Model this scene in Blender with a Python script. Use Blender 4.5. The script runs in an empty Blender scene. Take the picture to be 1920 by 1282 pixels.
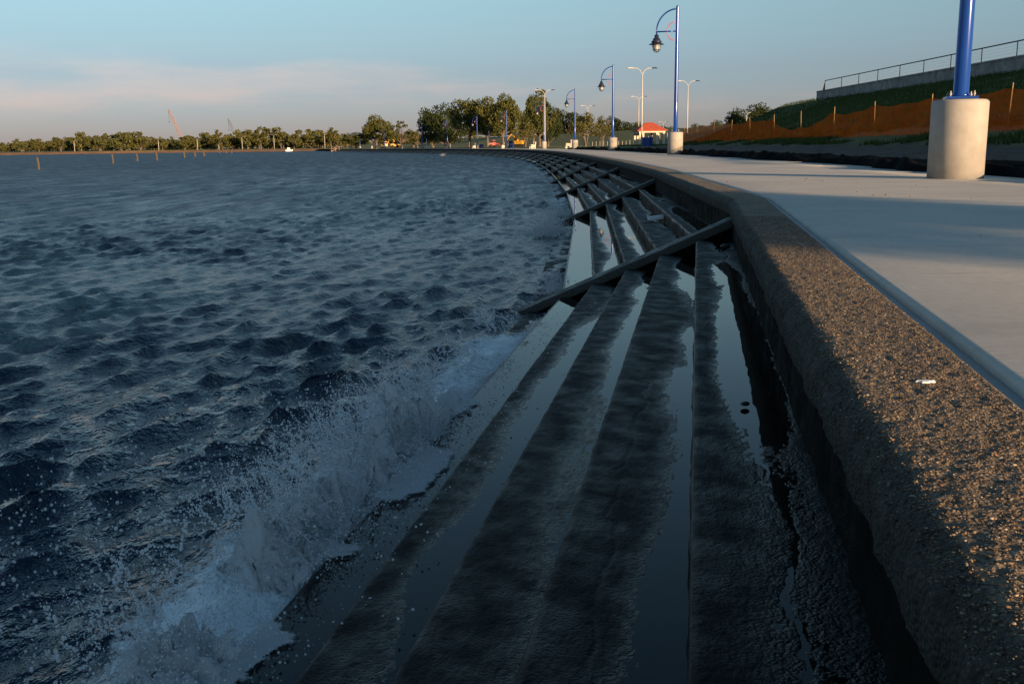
import bpy, math, random
import numpy as np
from mathutils import Matrix, Vector
R = math.radians
scene = bpy.context.scene
col = scene.collection

# ------------------------------------------------------------------ camera
EYE = 0.55                                   # height of the lens above the promenade
cam_d = bpy.data.cameras.new('camera'); cam = bpy.data.objects.new('camera', cam_d)
col.objects.link(cam); scene.camera = cam
cam_d.sensor_width = 36.0; cam_d.lens = 35.08; cam_d.clip_start = 0.05; cam_d.clip_end = 9000
PITCH = math.atan(367.8 / 1871.0); ROLL = R(-0.76)
cam.matrix_world = Matrix.Translation((0, 0, EYE)) @ Matrix.Rotation(math.pi/2 - PITCH, 4, 'X') @ Matrix.Rotation(ROLL, 4, 'Z')

# ------------------------------------------------------------------ light
SUN_EL, SUN_AZ = R(8.0), R(144.3)            # azimuth clockwise from +Y
world = bpy.data.worlds.new('World'); scene.world = world; world.use_nodes = True
wn = world.node_tree; wl = wn.links
sky = wn.nodes.new('ShaderNodeTexSky'); sky.sky_type = 'NISHITA'; sky.sun_disc = False
sky.sun_elevation = SUN_EL; sky.sun_rotation = SUN_AZ; sky.air_density = 1.0; sky.dust_density = 0.3; sky.ozone_density = 3.0
SKY_STRENGTH = 0.091
bg = wn.nodes['Background']; bg.inputs[1].default_value = SKY_STRENGTH
# thin evening cloud, all round the horizon
def wnode(t, **k):
    n = wn.nodes.new(t)
    for a, v in k.items(): setattr(n, a, v)
    return n
def wmath(op, a, b=None, c=None):
    n = wnode('ShaderNodeMath', operation=op)
    for i, v in enumerate((a, b, c)):
        if v is None: continue
        if isinstance(v, (int, float)): n.inputs[i].default_value = v
        else: wl.new(v, n.inputs[i])
    return n.outputs[0]
tc = wnode('ShaderNodeTexCoord'); sp = wnode('ShaderNodeSeparateXYZ'); wl.new(tc.outputs['Generated'], sp.inputs[0])
az = wmath('ARCTAN2', sp.outputs[0], sp.outputs[1])
cb = wnode('ShaderNodeCombineXYZ'); wl.new(wmath('MULTIPLY_ADD', az, 2.6, 0.5), cb.inputs[0]); wl.new(wmath('MULTIPLY_ADD', sp.outputs[2], 17.0, 0.2), cb.inputs[1]); cb.inputs[2].default_value = 4.3
nz = wnode('ShaderNodeTexNoise'); nz.inputs['Scale'].default_value = 1.25; nz.inputs['Detail'].default_value = 7; nz.inputs['Roughness'].default_value = 0.55
wl.new(cb.outputs[0], nz.inputs['Vector'])
rp = wnode('ShaderNodeMapRange', interpolation_type='SMOOTHSTEP'); wl.new(nz.outputs[0], rp.inputs[0]); rp.inputs[1].default_value = 0.46; rp.inputs[2].default_value = 0.68
b1 = wnode('ShaderNodeMapRange', interpolation_type='SMOOTHSTEP'); wl.new(sp.outputs[2], b1.inputs[0]); b1.inputs[1].default_value = 0.015; b1.inputs[2].default_value = 0.05
b2 = wnode('ShaderNodeMapRange', interpolation_type='SMOOTHSTEP'); wl.new(sp.outputs[2], b2.inputs[0]); b2.inputs[1].default_value = 0.100; b2.inputs[2].default_value = 0.075
mask = wmath('MULTIPLY', wmath('MULTIPLY', rp.outputs[0], b1.outputs[0]), b2.outputs[0])
mask = wmath('MULTIPLY', mask, 0.85)
mx = wnode('ShaderNodeMix', data_type='RGBA', blend_type='MULTIPLY'); wl.new(mask, mx.inputs[0])
tint = wnode('ShaderNodeValToRGB'); te = tint.color_ramp.elements           # evening air: mauve-grey low down, clear blue above
for p_, c_ in ((0.5, (0.97, 0.87, 0.86)), (0.5, (0.97, 0.87, 0.86))): te.new(p_)
for e_, (p_, c_) in zip(te, ((0.0, (0.50, 0.475, 0.84)), (0.07, (0.68, 0.615, 0.75)), (0.15, (1.11, 0.99, 0.86)), (0.5, (1.0, 0.985, 0.84)))): e_.position = p_; e_.color = (*c_, 1)
wl.new(sp.outputs[2], tint.inputs[0])
tm_ = wnode('ShaderNodeMix', data_type='RGBA', blend_type='MULTIPLY'); tm_.inputs[0].default_value = 1.0
wl.new(sky.outputs[0], tm_.inputs[6]); wl.new(tint.outputs[0], tm_.inputs[7])
wl.new(tm_.outputs[2], mx.inputs[6]); mx.inputs[7].default_value = (1.50, 1.10, 0.98, 1)
wl.new(mx.outputs[2], bg.inputs[0])

sun_d = bpy.data.lights.new('sun', 'SUN'); sun = bpy.data.objects.new('sun', sun_d); col.objects.link(sun)
sun_d.energy = 5.0; sun_d.angle = R(0.53); sun_d.color = (1.0, 0.66, 0.37)
SUN_DIR = Vector((math.sin(SUN_AZ)*math.cos(SUN_EL), math.cos(SUN_AZ)*math.cos(SUN_EL), math.sin(SUN_EL)))
sun.rotation_euler = SUN_DIR.to_track_quat('Z', 'Y').to_euler()

vs = scene.view_settings
vs.view_transform = 'Standard'; vs.look = 'None'; vs.gamma = 1.0; vs.exposure = 0.96; vs.use_curve_mapping = False
scene.cycles.max_bounces = 6; scene.cycles.transparent_max_bounces = 40; scene.cycles.use_denoising = True
scene.cycles.caustics_reflective = False; scene.cycles.caustics_refractive = False

# ------------------------------------------------------------------ helpers
rng = np.random.default_rng(7); random.seed(7)
def ray(px, py):
    """direction through a pixel of the 1920 x 1282 photograph"""
    return (cam.matrix_world.to_3x3() @ Vector(((px-960)/1871, (641-py)/1871, -1)))
def at(px, Y, py=270):
    d = ray(px, py); return d.x / d.y * Y        # X of pixel column px at forward distance Y

def hash3(i, j, k, seed):
    h = (i.astype(np.int64)*374761393 + j.astype(np.int64)*668265263 + k.astype(np.int64)*2147483647 + seed*974634777) & 0xffffffff
    h = ((h ^ (h >> 13)) * 1274126177) & 0xffffffff
    h = ((h ^ (h >> 16)) * 2246822519) & 0xffffffff
    return ((h ^ (h >> 15)) & 0xffffff) / float(0xffffff)
def vnoise(x, y, z=None, seed=0):
    x = np.asarray(x, float); y = np.broadcast_to(np.asarray(y, float), x.shape)
    z = np.zeros_like(x) if z is None else np.broadcast_to(np.asarray(z, float), x.shape)
    xi, yi, zi = np.floor(x), np.floor(y), np.floor(z)
    fx, fy, fz = x-xi, y-yi, z-zi
    fx = fx*fx*fx*(fx*(fx*6-15)+10); fy = fy*fy*fy*(fy*(fy*6-15)+10); fz = fz*fz*(3-2*fz)
    o = 0
    for a in (0, 1):
        for b in (0, 1):
            for c in (0, 1):
                w = (fx if a else 1-fx)*(fy if b else 1-fy)*(fz if c else 1-fz)
                o = o + w*hash3(xi+a, yi+b, zi+c, seed)
    return o*2-1
def fbm(x, y, z=None, seed=0, octs=4, gain=0.5):
    o = 0; a = 1.0; f = 1.0
    for i in range(octs):
        o = o + a*vnoise(np.asarray(x)*f, np.asarray(y)*f, None if z is None else np.asarray(z)*f, seed+i*17)
        a *= gain; f *= 2.03
    return o

def link(name, me, mat=None, parent=None, smooth=False):
    o = bpy.data.objects.new(name, me); col.objects.link(o)
    if mat is not None and len(me.materials) == 0: me.materials.append(mat)
    if parent is not None: o.parent = parent
    if smooth: me.polygons.foreach_set('use_smooth', [True]*len(me.polygons))
    return o
def np_mesh(name, V, F):
    """fast mesh from an (n,3) array and an (m,k) array of face indices"""
    V = np.asarray(V, np.float32); F = np.asarray(F, np.int32); k = F.shape[1]
    me = bpy.data.meshes.new(name)
    me.vertices.add(len(V)); me.vertices.foreach_set('co', V.ravel())
    me.loops.add(F.size); me.loops.foreach_set('vertex_index', F.ravel())
    me.polygons.add(len(F)); me.polygons.foreach_set('loop_start', np.arange(0, F.size, k, dtype=np.int32))
    me.update(calc_edges=True); me.validate()
    return me
def grid_faces(n, m):
    a = (np.arange(n-1)[:, None]*m + np.arange(m-1)[None, :]).ravel()
    return np.stack([a, a+1, a+m+1, a+m], 1)
def tag(o, label=None, cat=None, group=None, kind=None):
    if label: o['label'] = label
    if cat: o['category'] = cat
    if group: o['group'] = group
    if kind: o['kind'] = kind
    return o
def empty(name, loc=(0, 0, 0), rz=0.0):
    o = bpy.data.objects.new(name, None); col.objects.link(o); o.location = loc; o.rotation_euler = (0, 0, rz)
    o.empty_display_size = 0.2
    return o
def copy_tree(o, parent=None):
    c = o.copy(); col.objects.link(c); c.parent = parent
    for ch in list(o.children): copy_tree(ch, c)
    return c

class MB:
    """collects simple solids into one mesh"""
    def __init__(s): s.v = []; s.f = []
    def add(s, vs_, fs): n = len(s.v); s.v += [tuple(v) for v in vs_]; s.f += [tuple(i+n for i in f) for f in fs]; return s
    def box(s, c, d, rot=None, taper=1.0):
        hx, hy, hz = d[0]/2, d[1]/2, d[2]/2
        P = [Vector((x*hx*(taper if z > 0 else 1), y*hy*(taper if z > 0 else 1), z*hz)) for z in (-1, 1) for y in (-1, 1) for x in (-1, 1)]
        if rot is not None: P = [rot @ p for p in P]
        P = [p + Vector(c) for p in P]
        return s.add(P, [(0, 2, 3, 1), (4, 5, 7, 6), (0, 1, 5, 4), (2, 6, 7, 3), (0, 4, 6, 2), (1, 3, 7, 5)])
    def tube(s, pts, rad, n=10, cap=True):
        pts = [Vector(p) for p in pts]; m = len(pts)
        if not isinstance(rad, (list, tuple, np.ndarray)): rad = [rad]*m
        V = []; up = None
        for i, p in enumerate(pts):
            t = (pts[min(i+1, m-1)] - pts[max(i-1, 0)]).normalized()
            if up is None: up = t.orthogonal().normalized()
            a = (up - t*up.dot(t)).normalized(); up = a; b = t.cross(a)
            V += [p + (a*math.cos(2*math.pi*k/n) + b*math.sin(2*math.pi*k/n))*rad[i] for k in range(n)]
        F = [(i*n+k, i*n+(k+1) % n, (i+1)*n+(k+1) % n, (i+1)*n+k) for i in range(m-1) for k in range(n)]
        if cap: F += [tuple(range(n))[::-1], tuple((m-1)*n+k for k in range(n))]
        return s.add(V, F)
    def lathe(s, prof, n=24, c=(0, 0, 0)):
        V = []; m = len(prof)
        for r_, z in prof: V += [(c[0]+r_*math.cos(2*math.pi*k/n), c[1]+r_*math.sin(2*math.pi*k/n), c[2]+z) for k in range(n)]
        F = [(i*n+k, i*n+(k+1) % n, (i+1)*n+(k+1) % n, (i+1)*n+k) for i in range(m-1) for k in range(n)]
        F += [tuple(range(n))[::-1], tuple((m-1)*n+k for k in range(n))]
        return s.add(V, F)
    def prism(s, poly, x0, x1):
        """polygon in (y, z) extruded along x"""
        n = len(poly); V = [(x0, y, z) for y, z in poly] + [(x1, y, z) for y, z in poly]
        return s.add(V, [tuple(range(n))[::-1], tuple(range(n, 2*n))] + [(i, (i+1) % n, n+(i+1) % n, n+i) for i in range(n)])
    def mesh(s, name):
        me = bpy.data.meshes.new(name); me.from_pydata(s.v, [], s.f); me.update(); return me
    def build(s, name, mat, parent=None, smooth=False):
        o = link(name, s.mesh(name), mat, parent)
        if smooth: o.data.polygons.foreach_set('use_smooth', [len(p.vertices) == 4 for p in o.data.polygons])
        return o

# ------------------------------------------------------------------ materials
def new_mat(name):
    m = bpy.data.materials.new(name); m.use_nodes = True
    nt = m.node_tree; return m, nt, nt.nodes['Principled BSDF']
def N(nt, t, **k):
    n = nt.nodes.new(t)
    for a, v in k.items(): setattr(n, a, v)
    return n
def coords(nt, scale=(1, 1, 1), src='Object'):
    t = N(nt, 'ShaderNodeTexCoord'); mp = N(nt, 'ShaderNodeMapping'); mp.inputs['Scale'].default_value = scale
    nt.links.new(t.outputs[src], mp.inputs[0]); return mp.outputs[0]
def noise(nt, vec, scale, detail=4, rough=0.55, out=0):
    n = N(nt, 'ShaderNodeTexNoise'); n.inputs['Scale'].default_value = scale; n.inputs['Detail'].default_value = detail; n.inputs['Roughness'].default_value = rough
    nt.links.new(vec, n.inputs['Vector']); return n.outputs[out]
def ramp(nt, fac, stops):
    n = N(nt, 'ShaderNodeValToRGB'); e = n.color_ramp.elements
    while len(e) < len(stops): e.new(0.5)
    for i, (p, c) in enumerate(stops): e[i].position = p; e[i].color = (*c, 1) if len(c) == 3 else c
    nt.links.new(fac, n.inputs[0]); return n.outputs[0]
def mixc(nt, fac, a, b, mode='MIX'):
    n = N(nt, 'ShaderNodeMix', data_type='RGBA', blend_type=mode)
    for i, v in ((0, fac), (6, a), (7, b)):
        if isinstance(v, (int, float)): n.inputs[i].default_value = v
        elif isinstance(v, tuple): n.inputs[i].default_value = (*v, 1) if len(v) == 3 else v
        else: nt.links.new(v, n.inputs[i])
    return n.outputs[2]
def fmath(nt, op, a, b=0.0):
    n = N(nt, 'ShaderNodeMath', operation=op)
    for i, v in enumerate((a, b)):
        if isinstance(v, (int, float)): n.inputs[i].default_value = v
        else: nt.links.new(v, n.inputs[i])
    return n.outputs[0]
def bump(nt, bsdf, h, strength=0.5, dist=0.01):
    b = N(nt, 'ShaderNodeBump'); b.inputs['Strength'].default_value = strength; b.inputs['Distance'].default_value = dist
    nt.links.new(h, b.inputs['Height']); nt.links.new(b.outputs[0], bsdf.inputs['Normal']); return b
def plain(name, c, rough=0.6, metal=0.0, var=0.25, scale=3.0, bmp=0.0, src='Object', spec=0.5):
    m, nt, b = new_mat(name); v = coords(nt, src=src)
    n1 = noise(nt, v, scale, 5)
    lo = tuple(x*(1-var) for x in c); hi = tuple(min(1, x*(1+var)) for x in c)
    nt.links.new(ramp(nt, n1, [(0.3, lo), (0.7, hi)]), b.inputs['Base Color'])
    b.inputs['Roughness'].default_value = rough; b.inputs['Metallic'].default_value = metal; b.inputs['Specular IOR Level'].default_value = spec
    if bmp: bump(nt, b, noise(nt, v, scale*6, 5), bmp, 0.01)
    return m

def mat_promenade():
    m, nt, b = new_mat('promenade_concrete'); v = coords(nt)
    big = noise(nt, v, 0.55, 7, 0.68); fine = noise(nt, v, 22, 4, 0.65)
    brush = noise(nt, coords(nt, (2.0, 70, 1)), 1.5, 3, 0.6)
    c = ramp(nt, big, [(0.3, (0.46, 0.435, 0.38)), (0.55, (0.58, 0.55, 0.485)), (0.75, (0.64, 0.61, 0.54))])
    c = mixc(nt, 0.22, c, ramp(nt, fine, [(0.3, (0.25, 0.24, 0.22)), (0.7, (0.6, 0.58, 0.55))]))
    st = noise(nt, coords(nt, (0.5, 2.2, 1)), 0.9, 6, 0.7)
    c = mixc(nt, ramp(nt, st, [(0.52, (0, 0, 0)), (0.72, (0.55, 0.55, 0.55))]), c, (0.27, 0.25, 0.225))
    nt.links.new(c, b.inputs['Base Color']); b.inputs['Roughness'].default_value = 0.85
    h = fmath(nt, 'ADD', fmath(nt, 'MULTIPLY', brush, 0.8), fmath(nt, 'MULTIPLY', fine, 0.5))
    bump(nt, b, h, 0.35, 0.004)
    return m
def mat_cap():
    """worn concrete with exposed pebbles"""
    m, nt, b = new_mat('exposed_aggregate'); v = coords(nt)
    vo = N(nt, 'ShaderNodeTexVoronoi'); vo.inputs['Scale'].default_value = 105; nt.links.new(v, vo.inputs['Vector'])
    sepc = N(nt, 'ShaderNodeSeparateColor'); nt.links.new(vo.outputs['Color'], sepc.inputs[0])
    stone = ramp(nt, sepc.outputs[0], [(0.0, (0.09, 0.065, 0.045)), (0.35, (0.24, 0.17, 0.10)), (0.6, (0.38, 0.27, 0.15)), (0.85, (0.28, 0.23, 0.175)), (1.0, (0.52, 0.45, 0.36))])
    edge = ramp(nt, vo.outputs['Distance'], [(0.35, (1, 1, 1)), (0.62, (0, 0, 0))])
    big = noise(nt, v, 2.2, 6, 0.65)
    mort = ramp(nt, noise(nt, v, 9, 5, 0.7), [(0.3, (0.055, 0.045, 0.035)), (0.7, (0.19, 0.155, 0.115))])
    c = mixc(nt, edge, mort, stone)
    c = mixc(nt, ramp(nt, big, [(0.42, (0, 0, 0)), (0.62, (0.8, 0.8, 0.8))]), c, ramp(nt, noise(nt, v, 40, 4, 0.7), [(0.35, (0.045, 0.038, 0.03)), (0.65, (0.2, 0.165, 0.12))]))
    dm = N(nt, 'ShaderNodeAttribute'); dm.attribute_name = 'nose_dark'
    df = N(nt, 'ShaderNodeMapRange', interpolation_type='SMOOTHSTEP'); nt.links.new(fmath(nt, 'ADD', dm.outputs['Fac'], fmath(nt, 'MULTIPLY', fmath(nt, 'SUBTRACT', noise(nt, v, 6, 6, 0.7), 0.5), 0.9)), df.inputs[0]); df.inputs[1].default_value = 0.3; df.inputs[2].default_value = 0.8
    c = mixc(nt, df.outputs[0], c, mixc(nt, 1.0, c, (0.24, 0.27, 0.28), 'MULTIPLY'))  # tone drops towards the front nose, broken up by noise
    nt.links.new(c, b.inputs['Base Color']); b.inputs['Roughness'].default_value = 0.8
    h = fmath(nt, 'ADD', fmath(nt, 'MULTIPLY', vo.outputs['Distance'], -0.9), noise(nt, v, 60, 5, 0.7))
    bump(nt, b, h, 0.9, 0.008)
    return m
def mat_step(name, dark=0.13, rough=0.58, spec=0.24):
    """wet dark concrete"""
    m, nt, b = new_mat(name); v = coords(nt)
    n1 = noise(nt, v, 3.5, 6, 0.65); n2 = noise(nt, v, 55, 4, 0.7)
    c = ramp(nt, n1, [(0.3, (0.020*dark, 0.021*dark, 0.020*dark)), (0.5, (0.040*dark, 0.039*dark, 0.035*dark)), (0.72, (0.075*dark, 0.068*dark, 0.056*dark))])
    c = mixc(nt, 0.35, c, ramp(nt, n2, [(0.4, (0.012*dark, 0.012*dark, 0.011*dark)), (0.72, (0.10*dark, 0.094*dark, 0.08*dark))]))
    nt.links.new(c, b.inputs['Base Color'])
    b.inputs['Specular IOR Level'].default_value = spec
    nt.links.new(ramp(nt, noise(nt, v, 7, 4), [(0.35, (rough-.12,)*3), (0.65, (rough+.2,)*3)]), b.inputs['Roughness'])
    wa = N(nt, 'ShaderNodeAttribute'); wa.attribute_name = 'wet'; rsock = b.inputs['Roughness'].links[0].from_socket
    nt.links.new(mixc(nt, wa.outputs['Fac'], rsock, (0.22, 0.22, 0.22)), b.inputs['Roughness'])
    vo = N(nt, 'ShaderNodeTexVoronoi'); vo.inputs['Scale'].default_value = 110; nt.links.new(v, vo.inputs['Vector'])
    bump(nt, b, fmath(nt, 'ADD', n2, fmath(nt, 'MULTIPLY', vo.outputs['Distance'], -0.5)), 0.7, 0.007)
    return m
def mat_film():
    """clear standing water: mirrors by Fresnel, lets the concrete show through"""
    m, nt, b = new_mat('standing_water'); nt.nodes.remove(b)
    out = nt.nodes['Material Output']; tr = N(nt, 'ShaderNodeBsdfTransparent'); gl = N(nt, 'ShaderNodeBsdfGlossy'); gl.inputs['Roughness'].default_value = 0.015
    tr.inputs[0].default_value = (0.5, 0.52, 0.52, 1)
    fr = N(nt, 'ShaderNodeFresnel'); fr.inputs['IOR'].default_value = 1.33
    bm = N(nt, 'ShaderNodeBump'); bm.inputs['Strength'].default_value = 0.05; bm.inputs['Distance'].default_value = 0.004
    nt.links.new(noise(nt, coords(nt), 9, 2), bm.inputs['Height']); nt.links.new(bm.outputs[0], gl.inputs['Normal'])
    mx_ = N(nt, 'ShaderNodeMixShader'); nt.links.new(fr.outputs[0], mx_.inputs[0]); nt.links.new(tr.outputs[0], mx_.inputs[1]); nt.links.new(gl.outputs[0], mx_.inputs[2])
    nt.links.new(mx_.outputs[0], out.inputs['Surface']); return m
def mat_lake():
    m, nt, b = new_mat('lake_water_surface'); v = coords(nt)
    at_ = N(nt, 'ShaderNodeAttribute'); at_.attribute_name = 'foam'
    b.inputs['Base Color'].default_value = (0.006, 0.016, 0.026, 1); b.inputs['Roughness'].default_value = 0.06; b.inputs['IOR'].default_value = 1.333
    n1 = noise(nt, coords(nt, (1.6, 1.0, 1)), 4.6, 4, 0.6); n2 = noise(nt, coords(nt, (1.5, 1.0, 1)), 15, 3, 0.6)
    h = fmath(nt, 'ADD', n1, fmath(nt, 'MULTIPLY', n2, 0.32))
    ro = N(nt, 'ShaderNodeAttribute'); ro.attribute_name = 'rough'
    bn = bump(nt, b, h, 1.0, 0.075)
    bs = N(nt, 'ShaderNodeMapRange'); nt.links.new(ro.outputs['Fac'], bs.inputs[0]); bs.inputs[1].default_value = 0.15; bs.inputs[2].default_value = 0.5; bs.inputs[3].default_value = 1.0; bs.inputs[4].default_value = 0.7
    nt.links.new(bs.outputs[0], bn.inputs['Strength'])
    fn = noise(nt, v, 14, 6, 0.75)
    fac = N(nt, 'ShaderNodeMapRange', interpolation_type='SMOOTHSTEP')
    nt.links.new(fmath(nt, 'ADD', at_.outputs['Fac'], fmath(nt, 'MULTIPLY', fmath(nt, 'SUBTRACT', fn, 0.5), 1.5)), fac.inputs[0]); fac.inputs[1].default_value = 0.42; fac.inputs[2].default_value = 0.75
    c = mixc(nt, fac.outputs[0], (0.004, 0.018, 0.038), (0.8, 0.83, 0.85)); nt.links.new(c, b.inputs['Base Color'])
    rr = N(nt, 'ShaderNodeMapRange'); nt.links.new(fac.outputs[0], rr.inputs[0]); gp = N(nt, 'ShaderNodeMapRange'); nt.links.new(noise(nt, coords(nt, (1.5, 0.22, 1)), 1.0, 5, 0.75), gp.inputs[0]); gp.inputs[1].default_value = 0.36; gp.inputs[2].default_value = 0.64; gp.inputs[3].default_value = 0.72; gp.inputs[4].default_value = 1.30
    nt.links.new(fmath(nt, 'MULTIPLY', ro.outputs['Fac'], gp.outputs[0]), rr.inputs[3]); rr.inputs[4].default_value = 0.6
    nt.links.new(rr.outputs[0], b.inputs['Roughness'])
    return m
def mat_foam():
    m, nt, b = new_mat('churned_foam'); v = coords(nt)
    b.inputs['Base Color'].default_value = (0.88, 0.90, 0.91, 1); b.inputs['Roughness'].default_value = 0.6
    at_ = N(nt, 'ShaderNodeAttribute'); at_.attribute_name = 'dens'
    n = fmath(nt, 'ADD', fmath(nt, 'MULTIPLY', noise(nt, v, 26, 6, 0.75), 0.75), fmath(nt, 'MULTIPLY', noise(nt, v, 7, 3), 0.45))
    a = N(nt, 'ShaderNodeMapRange', interpolation_type='SMOOTHSTEP'); nt.links.new(fmath(nt, 'ADD', n, fmath(nt, 'SUBTRACT', at_.outputs['Fac'], 1.0)), a.inputs[0])
    a.inputs[1].default_value = 0.20; a.inputs[2].default_value = 0.34; nt.links.new(a.outputs[0], b.inputs['Alpha'])
    bump(nt, b, noise(nt, v, 45, 5, 0.75), 0.8, 0.02)
    out = nt.nodes['Material Output']; tl = N(nt, 'ShaderNodeBsdfTranslucent'); tl.inputs[0].default_value = (0.88, 0.9, 0.92, 1); tp = N(nt, 'ShaderNodeBsdfTransparent')
    mt = N(nt, 'ShaderNodeMixShader'); nt.links.new(a.outputs[0], mt.inputs[0]); nt.links.new(tp.outputs[0], mt.inputs[1]); nt.links.new(tl.outputs[0], mt.inputs[2])
    mm = N(nt, 'ShaderNodeMixShader'); mm.inputs[0].default_value = 0.4; nt.links.new(b.outputs[0], mm.inputs[1]); nt.links.new(mt.outputs[0], mm.inputs[2]); nt.links.new(mm.outputs[0], out.inputs['Surface'])
    return m
def mat_drop(name='water_drops', alpha=1.0):
    m, nt, b = new_mat(name); b.inputs['Alpha'].default_value = alpha
    b.inputs['Base Color'].default_value = (0.88, 0.90, 0.92, 1); b.inputs['Roughness'].default_value = 0.3; b.inputs['IOR'].default_value = 1.33
    out = nt.nodes['Material Output']; tl = N(nt, 'ShaderNodeBsdfTranslucent'); tl.inputs[0].default_value = (0.9, 0.92, 0.94, 1)
    mm = N(nt, 'ShaderNodeMixShader'); mm.inputs[0].default_value = 0.4*alpha; nt.links.new(b.outputs[0], mm.inputs[1]); nt.links.new(tl.outputs[0], mm.inputs[2]); nt.links.new(mm.outputs[0], out.inputs['Surface'])
    return m
def mat_ground():
    m, nt, b = new_mat('levee_ground'); v = coords(nt)
    at_ = N(nt, 'ShaderNodeAttribute'); at_.attribute_name = 'dirt'
    g = ramp(nt, noise(nt, v, 0.5, 6, 0.65), [(0.3, (0.070, 0.086, 0.020)), (0.55, (0.115, 0.130, 0.032)), (0.75, (0.17, 0.165, 0.05))])
    g = mixc(nt, 0.5, g, ramp(nt, noise(nt, v, 6, 5, 0.7), [(0.3, (0.06, 0.08, 0.02)), (0.7, (0.16, 0.165, 0.05))]))
    d = ramp(nt, noise(nt, v, 1.6, 7, 0.7), [(0.3, (0.040, 0.029, 0.020)), (0.55, (0.085, 0.062, 0.042)), (0.75, (0.14, 0.105, 0.07))])
    f = N(nt, 'ShaderNodeMapRange', interpolation_type='SMOOTHSTEP')
    nt.links.new(fmath(nt, 'ADD', at_.outputs['Fac'], fmath(nt, 'MULTIPLY', fmath(nt, 'SUBTRACT', noise(nt, v, 1.2, 5, 0.65), 0.5), 1.2)), f.inputs[0]); f.inputs[1].default_value = 0.35; f.inputs[2].default_value = 0.65
    nt.links.new(mixc(nt, f.outputs[0], g, d), b.inputs['Base Color']); b.inputs['Roughness'].default_value = 0.95
    bump(nt, b, noise(nt, v, 9, 6, 0.75), 0.8, 0.08)
    return m
def mat_leaf(name, c, var=0.35):
    m, nt, b = new_mat(name); oi = N(nt, 'ShaderNodeObjectInfo'); geo = N(nt, 'ShaderNodeNewGeometry')
    lo = tuple(x*(1-var) for x in c); hi = (c[0]*(1+var*1.5), c[1]*(1+var), c[2]*(1+var*.6))
    cc = ramp(nt, geo.outputs['Random Per Island'], [(0.0, lo), (0.6, c), (1.0, hi)])
    cc = mixc(nt, 0.5, cc, ramp(nt, oi.outputs['Random'], [(0, (0.40, 0.45, 0.4)), (1, (0.75, 0.66, 0.5))]), 'MULTIPLY')
    cc = mixc(nt, 1.0, cc, (1.45, 1.45, 1.45), 'MULTIPLY')
    nt.links.new(cc, b.inputs['Base Color']); b.inputs['Roughness'].default_value = 0.6; b.inputs['Specular IOR Level'].default_value = 0.25
    out = nt.nodes['Material Output']; tl = N(nt, 'ShaderNodeBsdfTranslucent'); nt.links.new(cc, tl.inputs[0])
    ms = N(nt, 'ShaderNodeMixShader'); ms.inputs[0].default_value = 0.25; nt.links.new(b.outputs[0], ms.inputs[1]); nt.links.new(tl.outputs[0], ms.inputs[2]); nt.links.new(ms.outputs[0], out.inputs['Surface'])
    return m
def mat_netting():
    """orange plastic mesh: holes far below a pixel"""
    m, nt, b = new_mat('orange_safety_mesh'); nt.links.new(ramp(nt, noise(nt, coords(nt), 1.3, 4), [(0.3, (0.80, 0.10, 0.008)), (0.7, (0.92, 0.17, 0.012))]), b.inputs['Base Color'])
    b.inputs['Roughness'].default_value = 1.0; b.inputs['Specular IOR Level'].default_value = 0.0
    a = ramp(nt, noise(nt, coords(nt, (1, 1, 3)), 1.0, 4), [(0.3, (0.40,)*3), (0.7, (0.70,)*3)])
    nt.links.new(a, b.inputs['Alpha'])
    return m

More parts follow.
